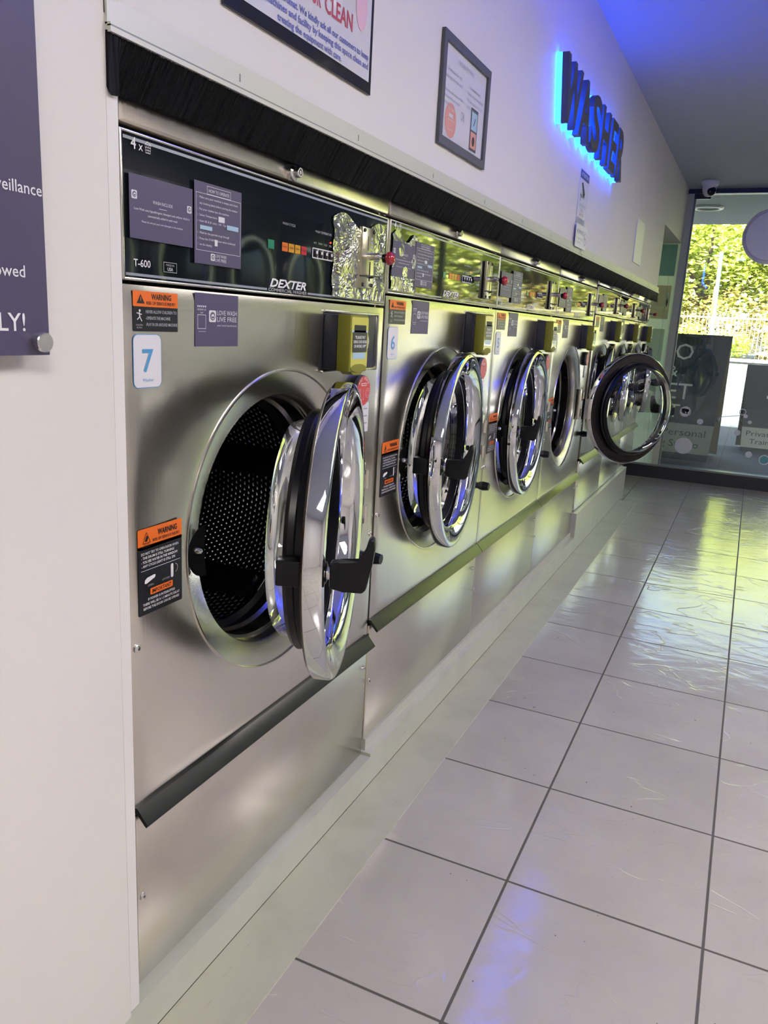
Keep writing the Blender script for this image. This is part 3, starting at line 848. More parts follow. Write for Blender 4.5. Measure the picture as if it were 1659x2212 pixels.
    logo(s, 0.181, hb+H*0.055, 0.0100, l=11); s.text('LOVE WASH', 0.1925, hb+H*0.104, 'ink_white', 11, w=0.027, h=0.0045); s.text('LIVE FREE', 0.1925, hb+H*0.052, 'ink_white', 11, w=0.027, h=0.0045)
    s.build('instruction_notice', cp)
    # coin slide
    qx0, qx1 = X(0.6705), X(0.7295); q0, q1 = z(1.234), z(1.3535); qz = lambda t: q0+(q1-q0)*t
    b = MB(); b.rbox((qx0, -0.009, q0), (qx1, -0.001, q1), 'coin_brass', 0.0015)
    for a, t in ((0.14, 0.055), (0.86, 0.055), (0.14, 0.945), (0.86, 0.945)):
        b.lathe([(0, -0.0125), (0.003, -0.0122), (0.0042, -0.010), (0.0042, -0.008)], 'bolt_dark', 14, Matrix.Translation((qx0+(qx1-qx0)*a, 0, qz(t))))
    b.box((qx0+X(0.026), -0.0094, qz(0.63)), (qx0+X(0.0285), -0.0089, qz(0.86)), 'ink_black'); b.box((qx0+X(0.037), -0.0094, qz(0.12)), (qx0+X(0.042), -0.0089, qz(0.45)), 'ink_black')
    for k in range(4): b.box((qx0+X(0.040), -0.0093, qz(0.60+k*0.07)), (qx0+X(0.049), -0.0089, qz(0.64+k*0.07)), 'ink_grey')
    cs = b.build('coin_slide', root)
    b = MB(); px = qx0+X(0.038); pz = qz(0.535)
    b.cyl((px, -0.008, pz), (px, -0.034, pz), 0.0075, 'screw_metal', 20); b.cyl((px, -0.034, pz), (px, -0.046, pz), 0.0050, 'screw_metal'); b.build('plunger', cs)
    b = MB(); b.cyl((px, -0.040, pz-0.003), (px, -0.052, pz-0.003), 0.0085, 'plastic_black', 24, 0.011)
    b.lathe([(0.0125, -0.050), (0.0135, -0.054), (0.012, -0.060), (0.007, -0.064), (0, -0.065)], 'knob_red', 24, Matrix.Translation((px, 0, pz-0.003))); b.lathe([(0, -0.050), (0.0125, -0.050)], 'knob_red', 24, Matrix.Translation((px, 0, pz-0.003)))
    tag(b.build('knob', cs), 'red domed push knob')
    b = MB(); b.cyl((qx0-0.010, -0.012, qz(0.19)), (qx1+0.008, -0.020, qz(0.215)), 0.0016, 'bolt_dark', 10); b.cyl((qx0+X(0.0395), -0.009, qz(0.19)), (qx0+X(0.0395), -0.018, qz(0.2)), 0.003, 'bolt_dark', 10); b.build('lever', cs)
    # door panel with round opening
    R0 = 0.284*RS; R1 = 0.236*RS
    p = MB(); make_panel(p, 0.0, W, zk+0.002, zd-0.002, cx, cz, R0); dp = p.build('door_panel', root)
    p = MB(); Mc = Matrix.Translation((cx, 0, cz))
    p.lathe([(R0+0.0015, 0.0085), (R0, 0.0045), (R0-0.0025, 0.0045), (R0-0.004, 0.009), (R1+0.012, 0.016), (R1+0.002, 0.020), (R1, 0.026), (R1, 0.050)], 'steel_ring', 96, Mc); p.build('opening_ring', root)
    p = MB(); p.lathe([(R1, 0.050), (R1-0.006, 0.052), (R1-0.006, 0.085), (R1-0.012, 0.092)], 'tub_steel', 96, Mc)
    p.lathe([(R1-0.012, 0.092), (R1-0.004, 0.100), (R1-0.004, 0.118), (R1-0.016, 0.125)], 'rubber', 96, Mc); p.build('tub_collar', root)
    # drum
    RD = 0.262*RS; n = 96; vs_ = []; fs = []; uv = []
    p = MB(); p.lathe([(R1-0.014, 0.127), (R1-0.014, 0.134), (RD, 0.140)], 'tub_steel', 96, Mc)
    ys = [0.140, 0.30, 0.46, 0.60]
    for j, yy in enumerate(ys):
        for i in range(n+1):
            a = 2*math.pi*i/n; vs_.append((cx+RD*math.cos(a), yy, cz+RD*math.sin(a))); uv.append((RD*a, yy))
    for j in range(len(ys)-1):
        for i in range(n):
            q = j*(n+1)+i; fs.append((q, q+1, q+n+2, q+n+1))
    p.add(vs_, fs, 'drum_perforated', True, uvs=uv)
    vs_ = [(cx, 0.60, cz)]; uv = [(0, 0)]
    for i in range(n): a = 2*math.pi*i/n; vs_.append((cx+RD*math.cos(a), 0.60, cz+RD*math.sin(a))); uv.append((RD*math.cos(a), RD*math.sin(a)))
    p.add(vs_, [(0, i+1, (i+1) % n+1) for i in range(n)], 'drum_perforated', False, uvs=uv)
    p.keep_normals = True
    dr = p.build('drum', root, auto=False)
    for k in range(3):
        a = math.radians(8+k*120+num*7 % 30) if num != 7 else math.radians((12, 132, 305)[k])
        Mr = Mc @ Matrix.Rotation(-a, 4, 'Y')
        p = MB(); p.prism([(RD+0.002, -0.034), (RD-0.018, -0.032), (RD-0.058*RS, -0.010), (RD-0.058*RS, 0.010), (RD-0.018, 0.032), (RD+0.002, 0.034)], 0.145, 0.595, 'drum_plain', Mr); p.build('lifter', dr)
    # latch recess at the free side of the opening
    lc = (cx-R1-0.001, z(0.789)); rr = 0.043*RS; pts = []
    th = [a for a in range(60, 301, 8)]
    outer = [(lc[0]+rr*math.cos(math.radians(a)), lc[1]+rr*math.sin(math.radians(a))) for a in th]
    inner = [(cx-math.sqrt(max((R1+0.001)**2-(zz-cz)**2, 0)), zz) for zz in [outer[-1][1]+(outer[0][1]-outer[-1][1])*k/10 for k in range(11)]]
    outer = [(min(u, cx-math.sqrt(max((R1+0.001)**2-(v-cz)**2, 0))), v) for u, v in outer]
    s = Sheet(Matrix.Translation((0, 0.006, 0))); s.poly(outer+inner, 'gap_black', 0); lt = s.build('latch_recess', root)
    b = MB(); b.lathe([(0, -0.010), (0.004, -0.009), (0.0062, -0.004), (0.0065, 0.008)], 'screw_metal', 18, Matrix.Translation((lc[0]-0.024*RS, 0.004, lc[1]+0.006))); b.build('bolt', lt)
    b = MB(); b.rbox((lc[0]-0.002, 0.008, lc[1]-0.034*RS), (lc[0]+0.003, 0.03, lc[1]+0.034*RS), 'steel_ring', 0.002); b.build('catch_plate', lt)
    # card reader in its cutout
    r0, r1 = z(1.177)-0.105, z(1.177)
    bx0 = X(0.537); bw = 0.077*(1 if kind != 'C' else 0.85)
    b = MB(); b.rbox((bx0-0.003, -0.001, r0-0.004), (X(0.775), 0.010, r1+0.004), 'reader_black', 0.004)
    e0, e1, g0, g1 = bx0-0.002, X(0.778), r0-0.006, r1+0.006
    for A, B in (((e0, g1-0.003), (e1, g1+0.002)), ((e0, g0-0.002), (e1, g0+0.003)), ((e1-0.004, g0), (e1+0.002, g1))):
        b.rbox((A[0], -0.0045, A[1]), (B[0], 0.003, B[1]), 'steel_edge', 0.0015)
    cr_ = b.build('card_reader', root)
    b = MB(); b.rbox((bx0, -0.031, r0), (bx0+bw, 0.0, r1), 'reader_black', 0.003); b.build('reader_base', cr_)
    b = MB(); b.rbox((bx0, -0.060, r0-0.002), (bx0+bw, -0.0305, r1+0.001), 'reader_lime', 0.003)
    b.prism([(bx0+bw*0.15, r0-0.002), (bx0+bw*0.85, r0-0.002), (bx0+bw*0.7, r0-0.008), (bx0+bw*0.3, r0-0.008)], -0.058, -0.034, 'reader_lime'); tag(b.build('reader_cover', cr_), 'lime green cover')
    s = Sheet(Matrix.Translation((bx0, -0.0602, r0))); hh = r1-r0
    s.rrect(0.003, 0.006, bw-0.002, hh-0.003, 0.004, 'reader_face', 1)
    s.rect(0.014, hh*0.70, bw-0.012, hh*0.83, 'ink_black', 2); s.rect(0.004, hh*0.70, bw-0.004, hh*0.735, 'label_sky', 2); s.rect(0.012, hh*0.22, bw-0.012, hh*0.33, 'label_sky', 2)
    s.disc(bw/2, hh*0.05, bw*0.42, 'reader_lime', 2, 24, hh*0.075)
    s.build('reader_face', cr_)
    s = Sheet(Matrix.Translation((bx0, -0.0602, r0))); s.rrect(0.008, hh*0.34, bw-0.008, hh*0.70, 0.002, 'label_black', 4)
    s.text('"PLEASE PAY', bw/2, hh*0.585, 'ink_white', 6, w=bw*0.58, h=0.0055, al='c', bold=0.02); s.text('USING OUR KIOSK', bw/2, hh*0.505, 'ink_white', 6, w=bw*0.76, h=0.0055, al='c', bold=0.02); s.text('OR MOBILE APP"', bw/2, hh*0.425, 'ink_white', 6, w=bw*0.68, h=0.0055, al='c', bold=0.02)
    s.build('payment_sticker', cr_)
    b = MB(); Ml = Matrix.Translation((X(0.706), 0, r0+hh*0.50)); b.lathe([(0.012, -0.004), (0.020, -0.008), (0.024, -0.004), (0.024, 0.0)], 'screw_metal', 28, Ml); b.lathe([(0, -0.006), (0.009, -0.006), (0.010, -0.001)], 'bolt_dark', 20, Ml); b.build('lock', cr_)
    # round pay tag
    px, pz, pr = X(0.690), z(1.0235), 0.033*(1 if kind != 'C' else 0.9)
    b = MB(); b.lathe([(0, 0.001), (pr, 0.001), (pr, -0.010), (pr*0.985, -0.0105)], 'plastic_black', 40, Matrix.Translation((px, 0, pz))); b.lathe([(pr*0.985, -0.0105), (pr*0.97, -0.017), (pr*0.95, -0.018), (0, -0.018)], 'frame_grey', 40, Matrix.Translation((px, 0, pz))); pt_ = b.build('payment_disc', root)
    s = Sheet(Matrix.Translation((px, -0.0182, pz))); s.disc(0, 0, pr*0.94, 'label_red', 0, 36)
    s.rrect(-0.012, 0.010, 0.012, 0.016, 0.001, 'ink_white', 1); s.rrect(-0.010, 0.0115, 0.010, 0.0145, 0.0005, 'label_red', 2)
    for i, ch in enumerate('PAY HERE'):
        a = math.radians(142-i*14.9)
        if ch != ' ': s.text(ch, pr*0.70*math.cos(a), pr*0.70*math.sin(a), 'ink_white', 1, h=0.0062, al='c', rot=a-math.pi/2, bold=0.01)
    for q in (0.0105, 0.0065): s.ring(0.0185, -0.006, q, 0.0009, 'ink_pink', 1, 20)
    s.outline(-0.0225, -0.016, -0.0130, 0.004, 0.0008, 'ink_pink', 1); s.para(['TAP', 'QR', 'APP'], -0.0178, -0.001, 0.0055, 0.003, 'ink_pink', 1, 'c')
    s.line((-0.001, 0.003), (-0.001, -0.020), 0.0009, 'ink_pink', 1); s.line((-0.004, -0.017), (-0.001, -0.021), 0.0009, 'ink_pink', 1); s.line((0.002, -0.017), (-0.001, -0.021), 0.0009, 'ink_pink', 1)
    s.build('disc_face', pt_)
    s = Sheet(); s.rect(X(0.724), z(1.0235)-0.095, X(0.755), z(1.0235)-0.030, 'label_white', 1)
    for k in range(3): s.rect(X(0.729), z(1.0235)-0.045-k*0.016, X(0.748), z(1.0235)-0.042-k*0.016, 'ink_pale', 2)
    s.build('price_sticker', root)
    # stickers on the door panel
    w0, w1 = 0.017, 0.1085; v1_ = z(1.1905); v0_ = v1_-0.0535
    s = Sheet(); s.rrect(w0, v0_, w1, v1_, 0.002, 'label_black', 1); s.rrect(w0, v1_-0.0205, w1, v1_, 0.002, 'label_orange', 2)
    s.poly([(w0+0.007, v1_-0.0165), (w0+0.0225, v1_-0.0165), (w0+0.0148, v1_-0.004)], 'ink_black', 3); s.rect(w0+0.0143, v1_-0.013, w0+0.0153, v1_-0.0075, 'label_orange', 4)
    s.text('WARNING', w0+0.036, v1_-0.0105, 'ink_black', 3, w=0.041, h=0.0075, bold=0.03); s.text('RISK OF SERIOUS INJURY', w0+0.026, v1_-0.0175, 'ink_black', 3, w=0.060, h=0.0042, bold=0.015)
    s.para(['NEVER ALLOW CHILDREN TO:', '-OPERATE THE MACHINE', '-PLAY IN OR AROUND MACHINE'], w0+0.0245, v1_-0.029, 0.0085, 0.0042, 'ink_grey', 3, 'l', w=[0.064, 0.050, 0.065], bold=0.008)
    u, v = w0+0.0115, v1_-0.030    # little running figure
    s.disc(u+0.001, v+0.004, 0.0018, 'ink_white', 3, 10); s.line((u, v+0.002), (u+0.001, v-0.004), 0.0022, 'ink_white', 3); s.line((u+0.001, v-0.004), (u+0.005, v-0.010), 0.0014, 'ink_white', 3); s.line((u+0.001, v-0.004), (u-0.004, v-0.008), 0.0014, 'ink_white', 3); s.line((u-0.005, v+0.001), (u+0.005, v-0.001), 0.0012, 'ink_white', 3)
    s.text('CHILDREN', u, v0_+0.0075, 'ink_grey', 3, w=0.013, h=0.0022, al='c'); s.text('BURN', u, v0_+0.004, 'ink_grey', 3, w=0.010, h=0.0022, al='c')
    s.build('warning_sticker', root)
    l0, l1 = 0.1475, 0.2565; v1_ = z(1.195); v0_ = v1_-0.0785
    s = Sheet(); s.rect(l0, v0_, l1, v1_, 'purple', 1); q = l0+0.033; zz = v0_+0.0365
    logo(s, q, zz, 0.0175, l=3); s.text('LOVE WASH', q+0.0205, zz+0.0108, 'ink_white', 3, w=0.051, h=0.0072); s.text('LIVE FREE', q+0.0205, zz+0.0012, 'ink_white', 3, w=0.051, h=0.0072)
    s.text('your local laundromat', q+0.0205, zz-0.0060, 'ink_white', 3, w=0.051, h=0.0028)
    for k in range(5): s.disc(l0+0.0065+k*0.0045, zz+0.0225, 0.0016, 'ink_white', 3, 8)
    s.text('REVIEW US', l0+0.0155, zz+0.0165, 'ink_white', 3, w=0.020, h=0.0026, al='c'); s.line((l0+0.012, zz+0.014), (l0+0.0155, zz+0.0125), 0.0008, 'ink_white', 3); s.line((l0+0.019, zz+0.014), (l0+0.0155, zz+0.0125), 0.0008, 'ink_white', 3)
    s.outline(l0+0.0055, zz-0.0105, l0+0.0255, zz+0.0105, 0.0008, 'ink_white', 3); s.rect(l0+0.0075, zz-0.0145, l0+0.0255, zz-0.0140, 'ink_white', 3)
    s.build('brand_sticker', root)
    n1 = z(1.1325); n0 = n1-0.0715
    if kind != 'C' :
        s = Sheet(); s.rrect(0.0155, n0-0.001, 0.0725, n1+0.001, 0.009, 'ink_blue', 1); s.rrect(0.0165, n0, 0.0715, n1, 0.0085, 'label_white', 2)
        s.text(str(num), 0.044, n0+0.0215, 'ink_blue', 4, h=0.031, w=0.022, al='c', bold=0.012); s.text('Washer', 0.044, n0+0.0080, 'ink_blue', 4, w=0.023, h=0.0045, al='c')
        s.build('number_sticker', root)
    t1 = z(0.8585); t0 = t1-0.132; a0, a1 = 0.0165, 0.1135
    if kind != 'C':
        s = Sheet(); s.rrect(a0, t0, a1, t1, 0.0025, 'label_black', 1); s.rrect(a0, t1-0.031, a1, t1, 0.0025, 'label_orange', 2); s.rect(a0, t1-0.031, a1, t1-0.026, 'label_orange', 2)
        u, v = a0+0.018, t1-0.019
        for P_, Q_ in (((u-0.008, v-0.003), (u, v+0.013)), ((u, v+0.013), (u+0.008, v-0.003)), ((u-0.008, v-0.003), (u+0.008, v-0.003))): s.line(P_, Q_, 0.0009, 'ink_black', 4)
        s.poly([(u-0.004, v), (u+0.001, v-0.001), (u+0.004, v+0.006), (u, v+0.008)], 'ink_black', 4)
        s.text('MOVING', u, v-0.0062, 'ink_black', 4, w=0.013, h=0.0022, al='c'); s.text('MACHINERY', u, v-0.0095, 'ink_black', 4, w=0.019, h=0.0022, al='c')
        s.text('WARNING', a0+0.042, t1-0.0145, 'ink_black', 4, w=0.043, h=0.0085, bold=0.03); s.text('RISK OF SERIOUS INJURY', a0+0.031, t1-0.0225, 'ink_black', 4, w=0.060, h=0.0042, bold=0.02)
        s.para(['DO NOT TRY TO OPEN DOOR WHEN', '- THE DRUM IS STILL TURNING', '- YOU SEE WATER IN THE WINDOW', '- ANY CYCLE LIGHT IS STILL ON'], a0+0.006, t1-0.0395, 0.0063, 0.0038, 'ink_white', 4, 'l', w=[0.082, 0.072, 0.080, 0.074], bold=0.01)
        s.rect(a0+0.005, t1-0.0635, a1-0.005, t1-0.0629, 'ink_white', 4)
        s.poly([(a0+0.013, t1-0.078), (a0+0.012, t1-0.083), (a0+0.016, t1-0.084), (a0+0.034, t1-0.0785), (a0+0.036, t1-0.075), (a0+0.033, t1-0.0735), (a0+0.018, t1-0.075)], 'ink_white', 4); s.text('OPEN', a0+0.025, t1-0.0895, 'ink_grey', 4, w=0.012, h=0.003, al='c')
        s.rrect(a0+0.070, t1-0.089, a0+0.076, t1-0.067, 0.0028, 'ink_white', 4); s.text('LATCHED', a0+0.059, t1-0.0885, 'ink_grey', 4, w=0.017, h=0.003, al='c')
        for k in range(5):
            q0_ = math.radians(75-k*30); q1_ = math.radians(75-(k+1)*30); s.line((a0+0.079+0.007*math.cos(q0_), t1-0.0755+0.007*math.sin(q0_)), (a0+0.079+0.007*math.cos(q1_), t1-0.0755+0.007*math.sin(q1_)), 0.001, 'ink_grey', 4)
        s.rrect(a0+0.024, t1-0.1035, a0+0.074, t1-0.0935, 0.002, 'label_orange', 4); s.text('IMPORTANT', a0+0.049, t1-0.1015, 'ink_black', 5, w=0.043, h=0.006, al='c', bold=0.02)
        s.para(['IF POWER IS INTERRUPTED', 'THERE WILL BE A 1-3 MINUTE DELAY', 'BEFORE THE DOOR CAN BE OPENED'], a0+0.049, t1-0.111, 0.0066, 0.0038, 'ink_white', 4, 'c', w=[0.060, 0.082, 0.080], bold=0.01)
        s.build('warning_sign', root)
    # screws
    for X_, Z_ in ((0.012, 0.679), (W-0.013, 0.679)):
        b = MB(); b.lathe([(0, -0.0035), (0.004, -0.0032), (0.0065, -0.0012), (0.0068, 0.0015)], 'screw_metal', 18, Matrix.Translation((X_, 0, z(Z_)))); b.lathe([(0, -0.0037), (0.0022, -0.0036)], 'bolt_dark', 8, Matrix.Translation((X_, 0, z(Z_)))); b.build('screw', root)
    # lower service panel, its screws, kick trim between
    p = MB(); flat_panel(p, 0.0 if kind != 'A' else 0.0, W, zb, zk-0.010, r=0.003); sv = p.build('service_panel', root)
    for X_, Z_ in ((0.012, 0.252), (W-0.013, 0.335)):
        b = MB(); b.lathe([(0, -0.0035), (0.004, -0.0032), (0.0065, -0.0012), (0.0068, 0.0015)], 'screw_metal', 18, Matrix.Translation((X_, 0, z(Z_)))); b.lathe([(0, -0.0037), (0.0022, -0.0036)], 'bolt_dark', 8, Matrix.Translation((X_, 0, z(Z_)))); b.build('screw', sv)
    k_ = MB()
    pr_ = [(0.004, zk+0.004), (-0.003, zk+0.004), (-0.021, zk-0.017), (-0.023, zk-0.021), (-0.020, zk-0.024), (-0.017, zk-0.022), (-0.002, zk-0.006), (0.004, zk-0.006)]
    n = len(pr_); x0_, x1_ = 0.001, W-0.001
    k_.add([(x0_, a, b) for a, b in pr_]+[(x1_, a, b) for a, b in pr_], [tuple(range(n)), tuple(range(2*n-1, n-1, -1))]+[(i, (i+1) % n, (i+1) % n+n, i+n) for i in range(n)], 'kick_trim')
    k_.build('kick_trim', root)
    # rubber bumper and hinge
    b = MB(); bx, bz = X(0.779), z(0.628); b.cyl((bx, 0.001, bz), (bx, -0.008, bz), 0.010, 'plastic_black', 14); b.cyl((bx, -0.006, bz), (bx, -0.020, bz), 0.0125, 'plastic_black', 8, 0.0155, smooth=False); b.cyl((bx, -0.020, bz), (bx, -0.040, bz), 0.0155, 'plastic_black', 8, 0.0125, smooth=False); b.build('door_bumper', root)
    # door
    RD_ = 0.270*RS if not door_r else door_r; hx = cx+0.285*RS+hinge_off[0]; hy = -0.030+hinge_off[1]
    b = MB(); b.rbox((hx-0.006, hy+0.008, cz-0.075), (hx+0.012, 0.004, cz+0.075), 'steel_edge', 0.002); b.cyl((hx, hy, cz-0.060), (hx, hy, cz-0.020), 0.0060, 'steel_edge', 14); b.cyl((hx, hy, cz+0.020), (hx, hy, cz+0.060), 0.0060, 'steel_edge', 14); b.build('hinge', root)
    de = empty('door', (hx, hy, cz+door_dz), math.radians(door_deg), root)
    dd = -(RD_+0.030*RS)
    Md = Matrix.Translation((dd, 0, 0))
    a = RD_
    b = MB()
    b.lathe([(a-0.012, 0.033), (a-0.002, 0.033), (a, 0.031), (a, 0.008), (a-0.0025, 0.0025), (a-0.009, 0.0), (a-0.019, 0.001), (a-0.036, 0.0065), (a-0.052, 0.0135), (a-0.058, 0.0175), (a-0.0605, 0.024), (a-0.062, 0.046), (a-0.066, 0.049)], 'chrome', 128, Md)
    b.box((-0.034, 0.006, -0.05), (0.004, 0.022, 0.05), 'steel_edge'); b.build('chrome_ring', de)
    b = MB(); b.lathe([(a-0.003, 0.0332), (a-0.006, 0.037), (a-0.030, 0.0385), (a-0.052, 0.0375)], 'door_back', 96, Md); b.build('inner_plate', de)
    b = MB(); b.lathe([(a-0.050, 0.036), (a-0.046, 0.042), (a-0.047, 0.054), (a-0.052, 0.058), (a-0.050, 0.068), (a-0.055, 0.075), (a-0.066, 0.077), (a-0.069, 0.062), (a-0.069, 0.045)], 'rubber', 96, Md); b.build('gasket', de)
    b = MB(); b.lathe([(a-0.066, 0.046), (a-0.069, 0.085), (a-0.071, 0.100), (a-0.078, 0.108), (a-0.088, 0.106), (a-0.096, 0.098), (a-0.110, 0.104), (a-0.150, 0.116), (a-0.200, 0.122), (0, 0.124)], 'door_glass', 96, Md); b.build('glass_bowl', de)
    b = MB(); b.rbox((-0.016, -0.018, -0.022), (0.012, 0.022, 0.020), 'plastic_black', 0.003, Matrix.Translation((dd-RD_+0.034, 0.056, -0.006))); b.build('latch_block', de)
    # lever handle: barrel out from the ring, then a lever sweeping up and back
    Mh = Matrix.Translation((dd-RD_+0.030, 0.003, -0.004))
    b = MB(); b.lathe([(0.018, 0.004), (0.018, -0.002), (0.014, -0.004), (0, -0.004)], 'plastic_black', 24, Mh); b.lathe([(0.010, -0.004), (0.010, -0.010)], 'screw_metal', 24, Mh)
    prof = [(-0.009, -0.022), (-0.009, 0.020), (-0.024, 0.021), (-0.052, 0.020), (-0.0575, 0.027), (-0.062, 0.042), (-0.067, 0.062), (-0.075, 0.062), (-0.077, 0.046), (-0.074, 0.022), (-0.069, -0.002), (-0.066, -0.020), (-0.060, -0.026), (-0.030, -0.025)]
    bm = bmesh.new(); v0s = [bm.verts.new((-0.012, y_, z_)) for y_, z_ in prof]; v1s = [bm.verts.new((0.012, y_, z_)) for y_, z_ in prof]
    bm.faces.new(v0s); bm.faces.new(v1s[::-1])
    for i in range(len(prof)): j = (i+1) % len(prof); bm.faces.new((v0s[j], v0s[i], v1s[i], v1s[j]))
    bmesh.ops.bevel(bm, geom=[e_ for e_ in bm.edges], offset=0.0035, segments=3, affect='EDGES', profile=0.5)
    b.bm(bm, 'plastic_black', Mh, True); b.build('handle', de)
    return root

washer(7, 0.0, 0.812, 'A', 19.9, 'nearest steel washing machine, numbered 7, round door swung half open', detail=2, film=(0.562, 0.795))
washer(6, 0.8215, 0.829, 'B', 7.2, 'steel washing machine numbered 6, second nearest, chrome door ajar', hinge_off=(0.015, 0), detail=2, film=(0.012, 0.155))
washer(5, 1.6525, 0.829, 'B', 3.0, 'steel washing machine numbered 5 with chrome door barely ajar', hinge_off=(0.03, 0), detail=1)
washer(4, 2.4835, 0.829, 'B', 144.0, 'steel washing machine whose door is flung wide open into the aisle', hinge_off=(-0.085, 0.0), door_dz=-0.020, door_r=0.280, detail=1)
washer(3, 3.365, 0.722, 'C', 6.0, 'smaller steel washing machine right behind the wide open door', detail=0)
washer(2, 4.090, 0.722, 'C', 6.0, 'smaller steel washing machine second from the shop window', detail=0)
washer(1, 4.815, 0.722, 'C', 12.0, 'smaller steel washing machine farthest away, beside the mint panel', detail=0)
# dark void behind / between machines is the cavity itself

# ------------------------------------------------------------------ brush seal above the machines
def brush(x0, x1, label):
    e = tag(empty('brush_seal', (0, 0, 0)), label, 'brush seal', 'brush seals over the washers')
    b = MB(); wl = wy
    def strip(z0, z1, p0, p1, mn):
        vs_ = [(x0, wl(x0)-p0, z0), (x1, wl(x1)-p0, z0), (x1, wl(x1)-p1, z0), (x0, wl(x0)-p1, z0), (x0, wl(x0)-p0, z1), (x1, wl(x1)-p0, z1), (x1, wl(x1)-p1, z1), (x0, wl(x0)-p1, z1)]
        b.add(vs_, [(0,1,2,3),(4,7,6,5),(0,4,5,1),(1,5,6,2),(2,6,7,3),(3,7,4,0)], mn)
    strip(1.474, 1.503, 0.0005, 0.004, 'alu'); strip(1.466, 1.476, 0.0005, 0.009, 'alu'); strip(1.472, 1.4735, 0.004, 0.0093, 'alu_dark')
    k = x0+0.25
    while k < x1: b.box((k-0.0012, wl(k)-0.0045, 1.482), (k+0.0012, wl(k)-0.0038, 1.492), 'alu_dark'); k += 0.36
    b.build('rail', e)
    # bristles: tufted sheet plus loose hairs at its lower edge
    rnd = random.Random(3+int(x0)); b = MB(); b.keep_normals = True
    n = int((x1-x0)/0.004); vs_ = []; fs = []
    for i in range(n+1):
        x = x0+(x1-x0)*i/n; y = wl(x)-0.0035-rnd.uniform(0, 0.003); ln = 0.036*min(1, max(0, (5.045-x)/1.0))*min(1, max(0, (x+0.06)/0.02)); zb_ = 1.404+ln*0.35+rnd.uniform(-0.002, 0.002)+0.0015*math.sin(x*9); dx = rnd.uniform(-0.002, 0.002)
        vs_ += [(x, y, 1.468), (x+dx, y-0.001+ln+rnd.uniform(-0.002, 0.002), zb_)]
    for i in range(n): fs.append((2*i, 2*i+1, 2*i+3, 2*i+2))
    off = len(vs_)
    for i in range(n+1):
        x = x0+(x1-x0)*i/n; vs_ += [(x, wl(x)-0.0005, 1.468), (x, wl(x)+0.004+0.036*min(1, max(0, (5.045-x)/1.0))*min(1, max(0, (x+0.06)/0.02)), 1.418)]
    for i in range(n): fs.append((off+2*i, off+2*i+2, off+2*i+3, off+2*i+1))
    fs.append((0, off, off+1, 1)); fs.append((2*n, 2*n+1, off+2*n+1, off+2*n))
    b.add(vs_, fs, 'bristle')
    for i in range(int((x1-x0)*700)):
        x = rnd.uniform(x0, x1); y = wl(x)-0.006; t = 1.466; l = rnd.uniform(0.040, 0.052); ln = 0.030*min(1, max(0, (5.045-x)/1.0))*min(1, max(0, (x+0.06)/0.02)); dx = rnd.gauss(0, 0.0022); w = 0.00035
        b.add([(x-w, y, t), (x+w, y, t), (x+dx+w*0.5, y-0.0005+ln*l/0.052, t-l), (x+dx-w*0.5, y-0.0005+ln*l/0.052, t-l)], [(0, 3, 2, 1)], 'bristle')
    b.build('bristles', e, auto=False)
brush(-0.072, 2.462, 'long black brush seal in a metal rail above the nearest washers')
brush(2.470, 5.045, 'black brush seal above the farther washers, towards the shop window')

# ------------------------------------------------------------------ things on the white wall
def on_wall(x, z, proud=0.0): return WM(x, z, proud)
# black framed poster
Mw = on_wall(0.139, 1.566, 0.001); pw, ph = 0.436, 0.60
b = MB(); b.box((0, -0.004, 0), (pw, 0.0, ph), 'poster_black', Mw)
nx, nz = 24, 24
fr = b.build('framed_poster'); tag(fr, 'glossy poster with black border, red and blue lettering, above the nearest washer', 'poster')
s = Sheet(Mw @ Matrix.Translation((0, -0.0042, 0))); s.rect(0.005, 0.019, pw-0.010, ph-0.02, 'poster_paper', 1)
for t, u_, v_, w_ in (('treating the equipment with care.', 0.127, 0.0225, 0.195), ('the machines and facility by keeping this space clean and', 0.070, 0.0375, 0.350), ('service laundromat. We kindly ask all our customers to keep', 0.070, 0.0525, 0.350)):
    s.text(t, u_, v_, 'ink_print_blue', 3, w=w_, h=0.0100, bold=0.02)
s.text('CLEAN', 0.262, 0.079, 'ink_red', 3, w=0.095, h=0.026, bold=0.02); s.text('OUR', 0.205, 0.079, 'ink_red', 3, w=0.045, h=0.026, bold=0.02); s.text('HOUSE', 0.085, 0.079, 'ink_red', 3, w=0.095, h=0.026, bold=0.02)
s.disc(0.388, 0.128, 0.021, 'ink_pink', 3, 24, 0.038)
s.text('PLEASE KEEP', 0.05, 0.135, 'ink_red', 3, w=0.30, h=0.05, bold=0.02)
s.build('print', fr)
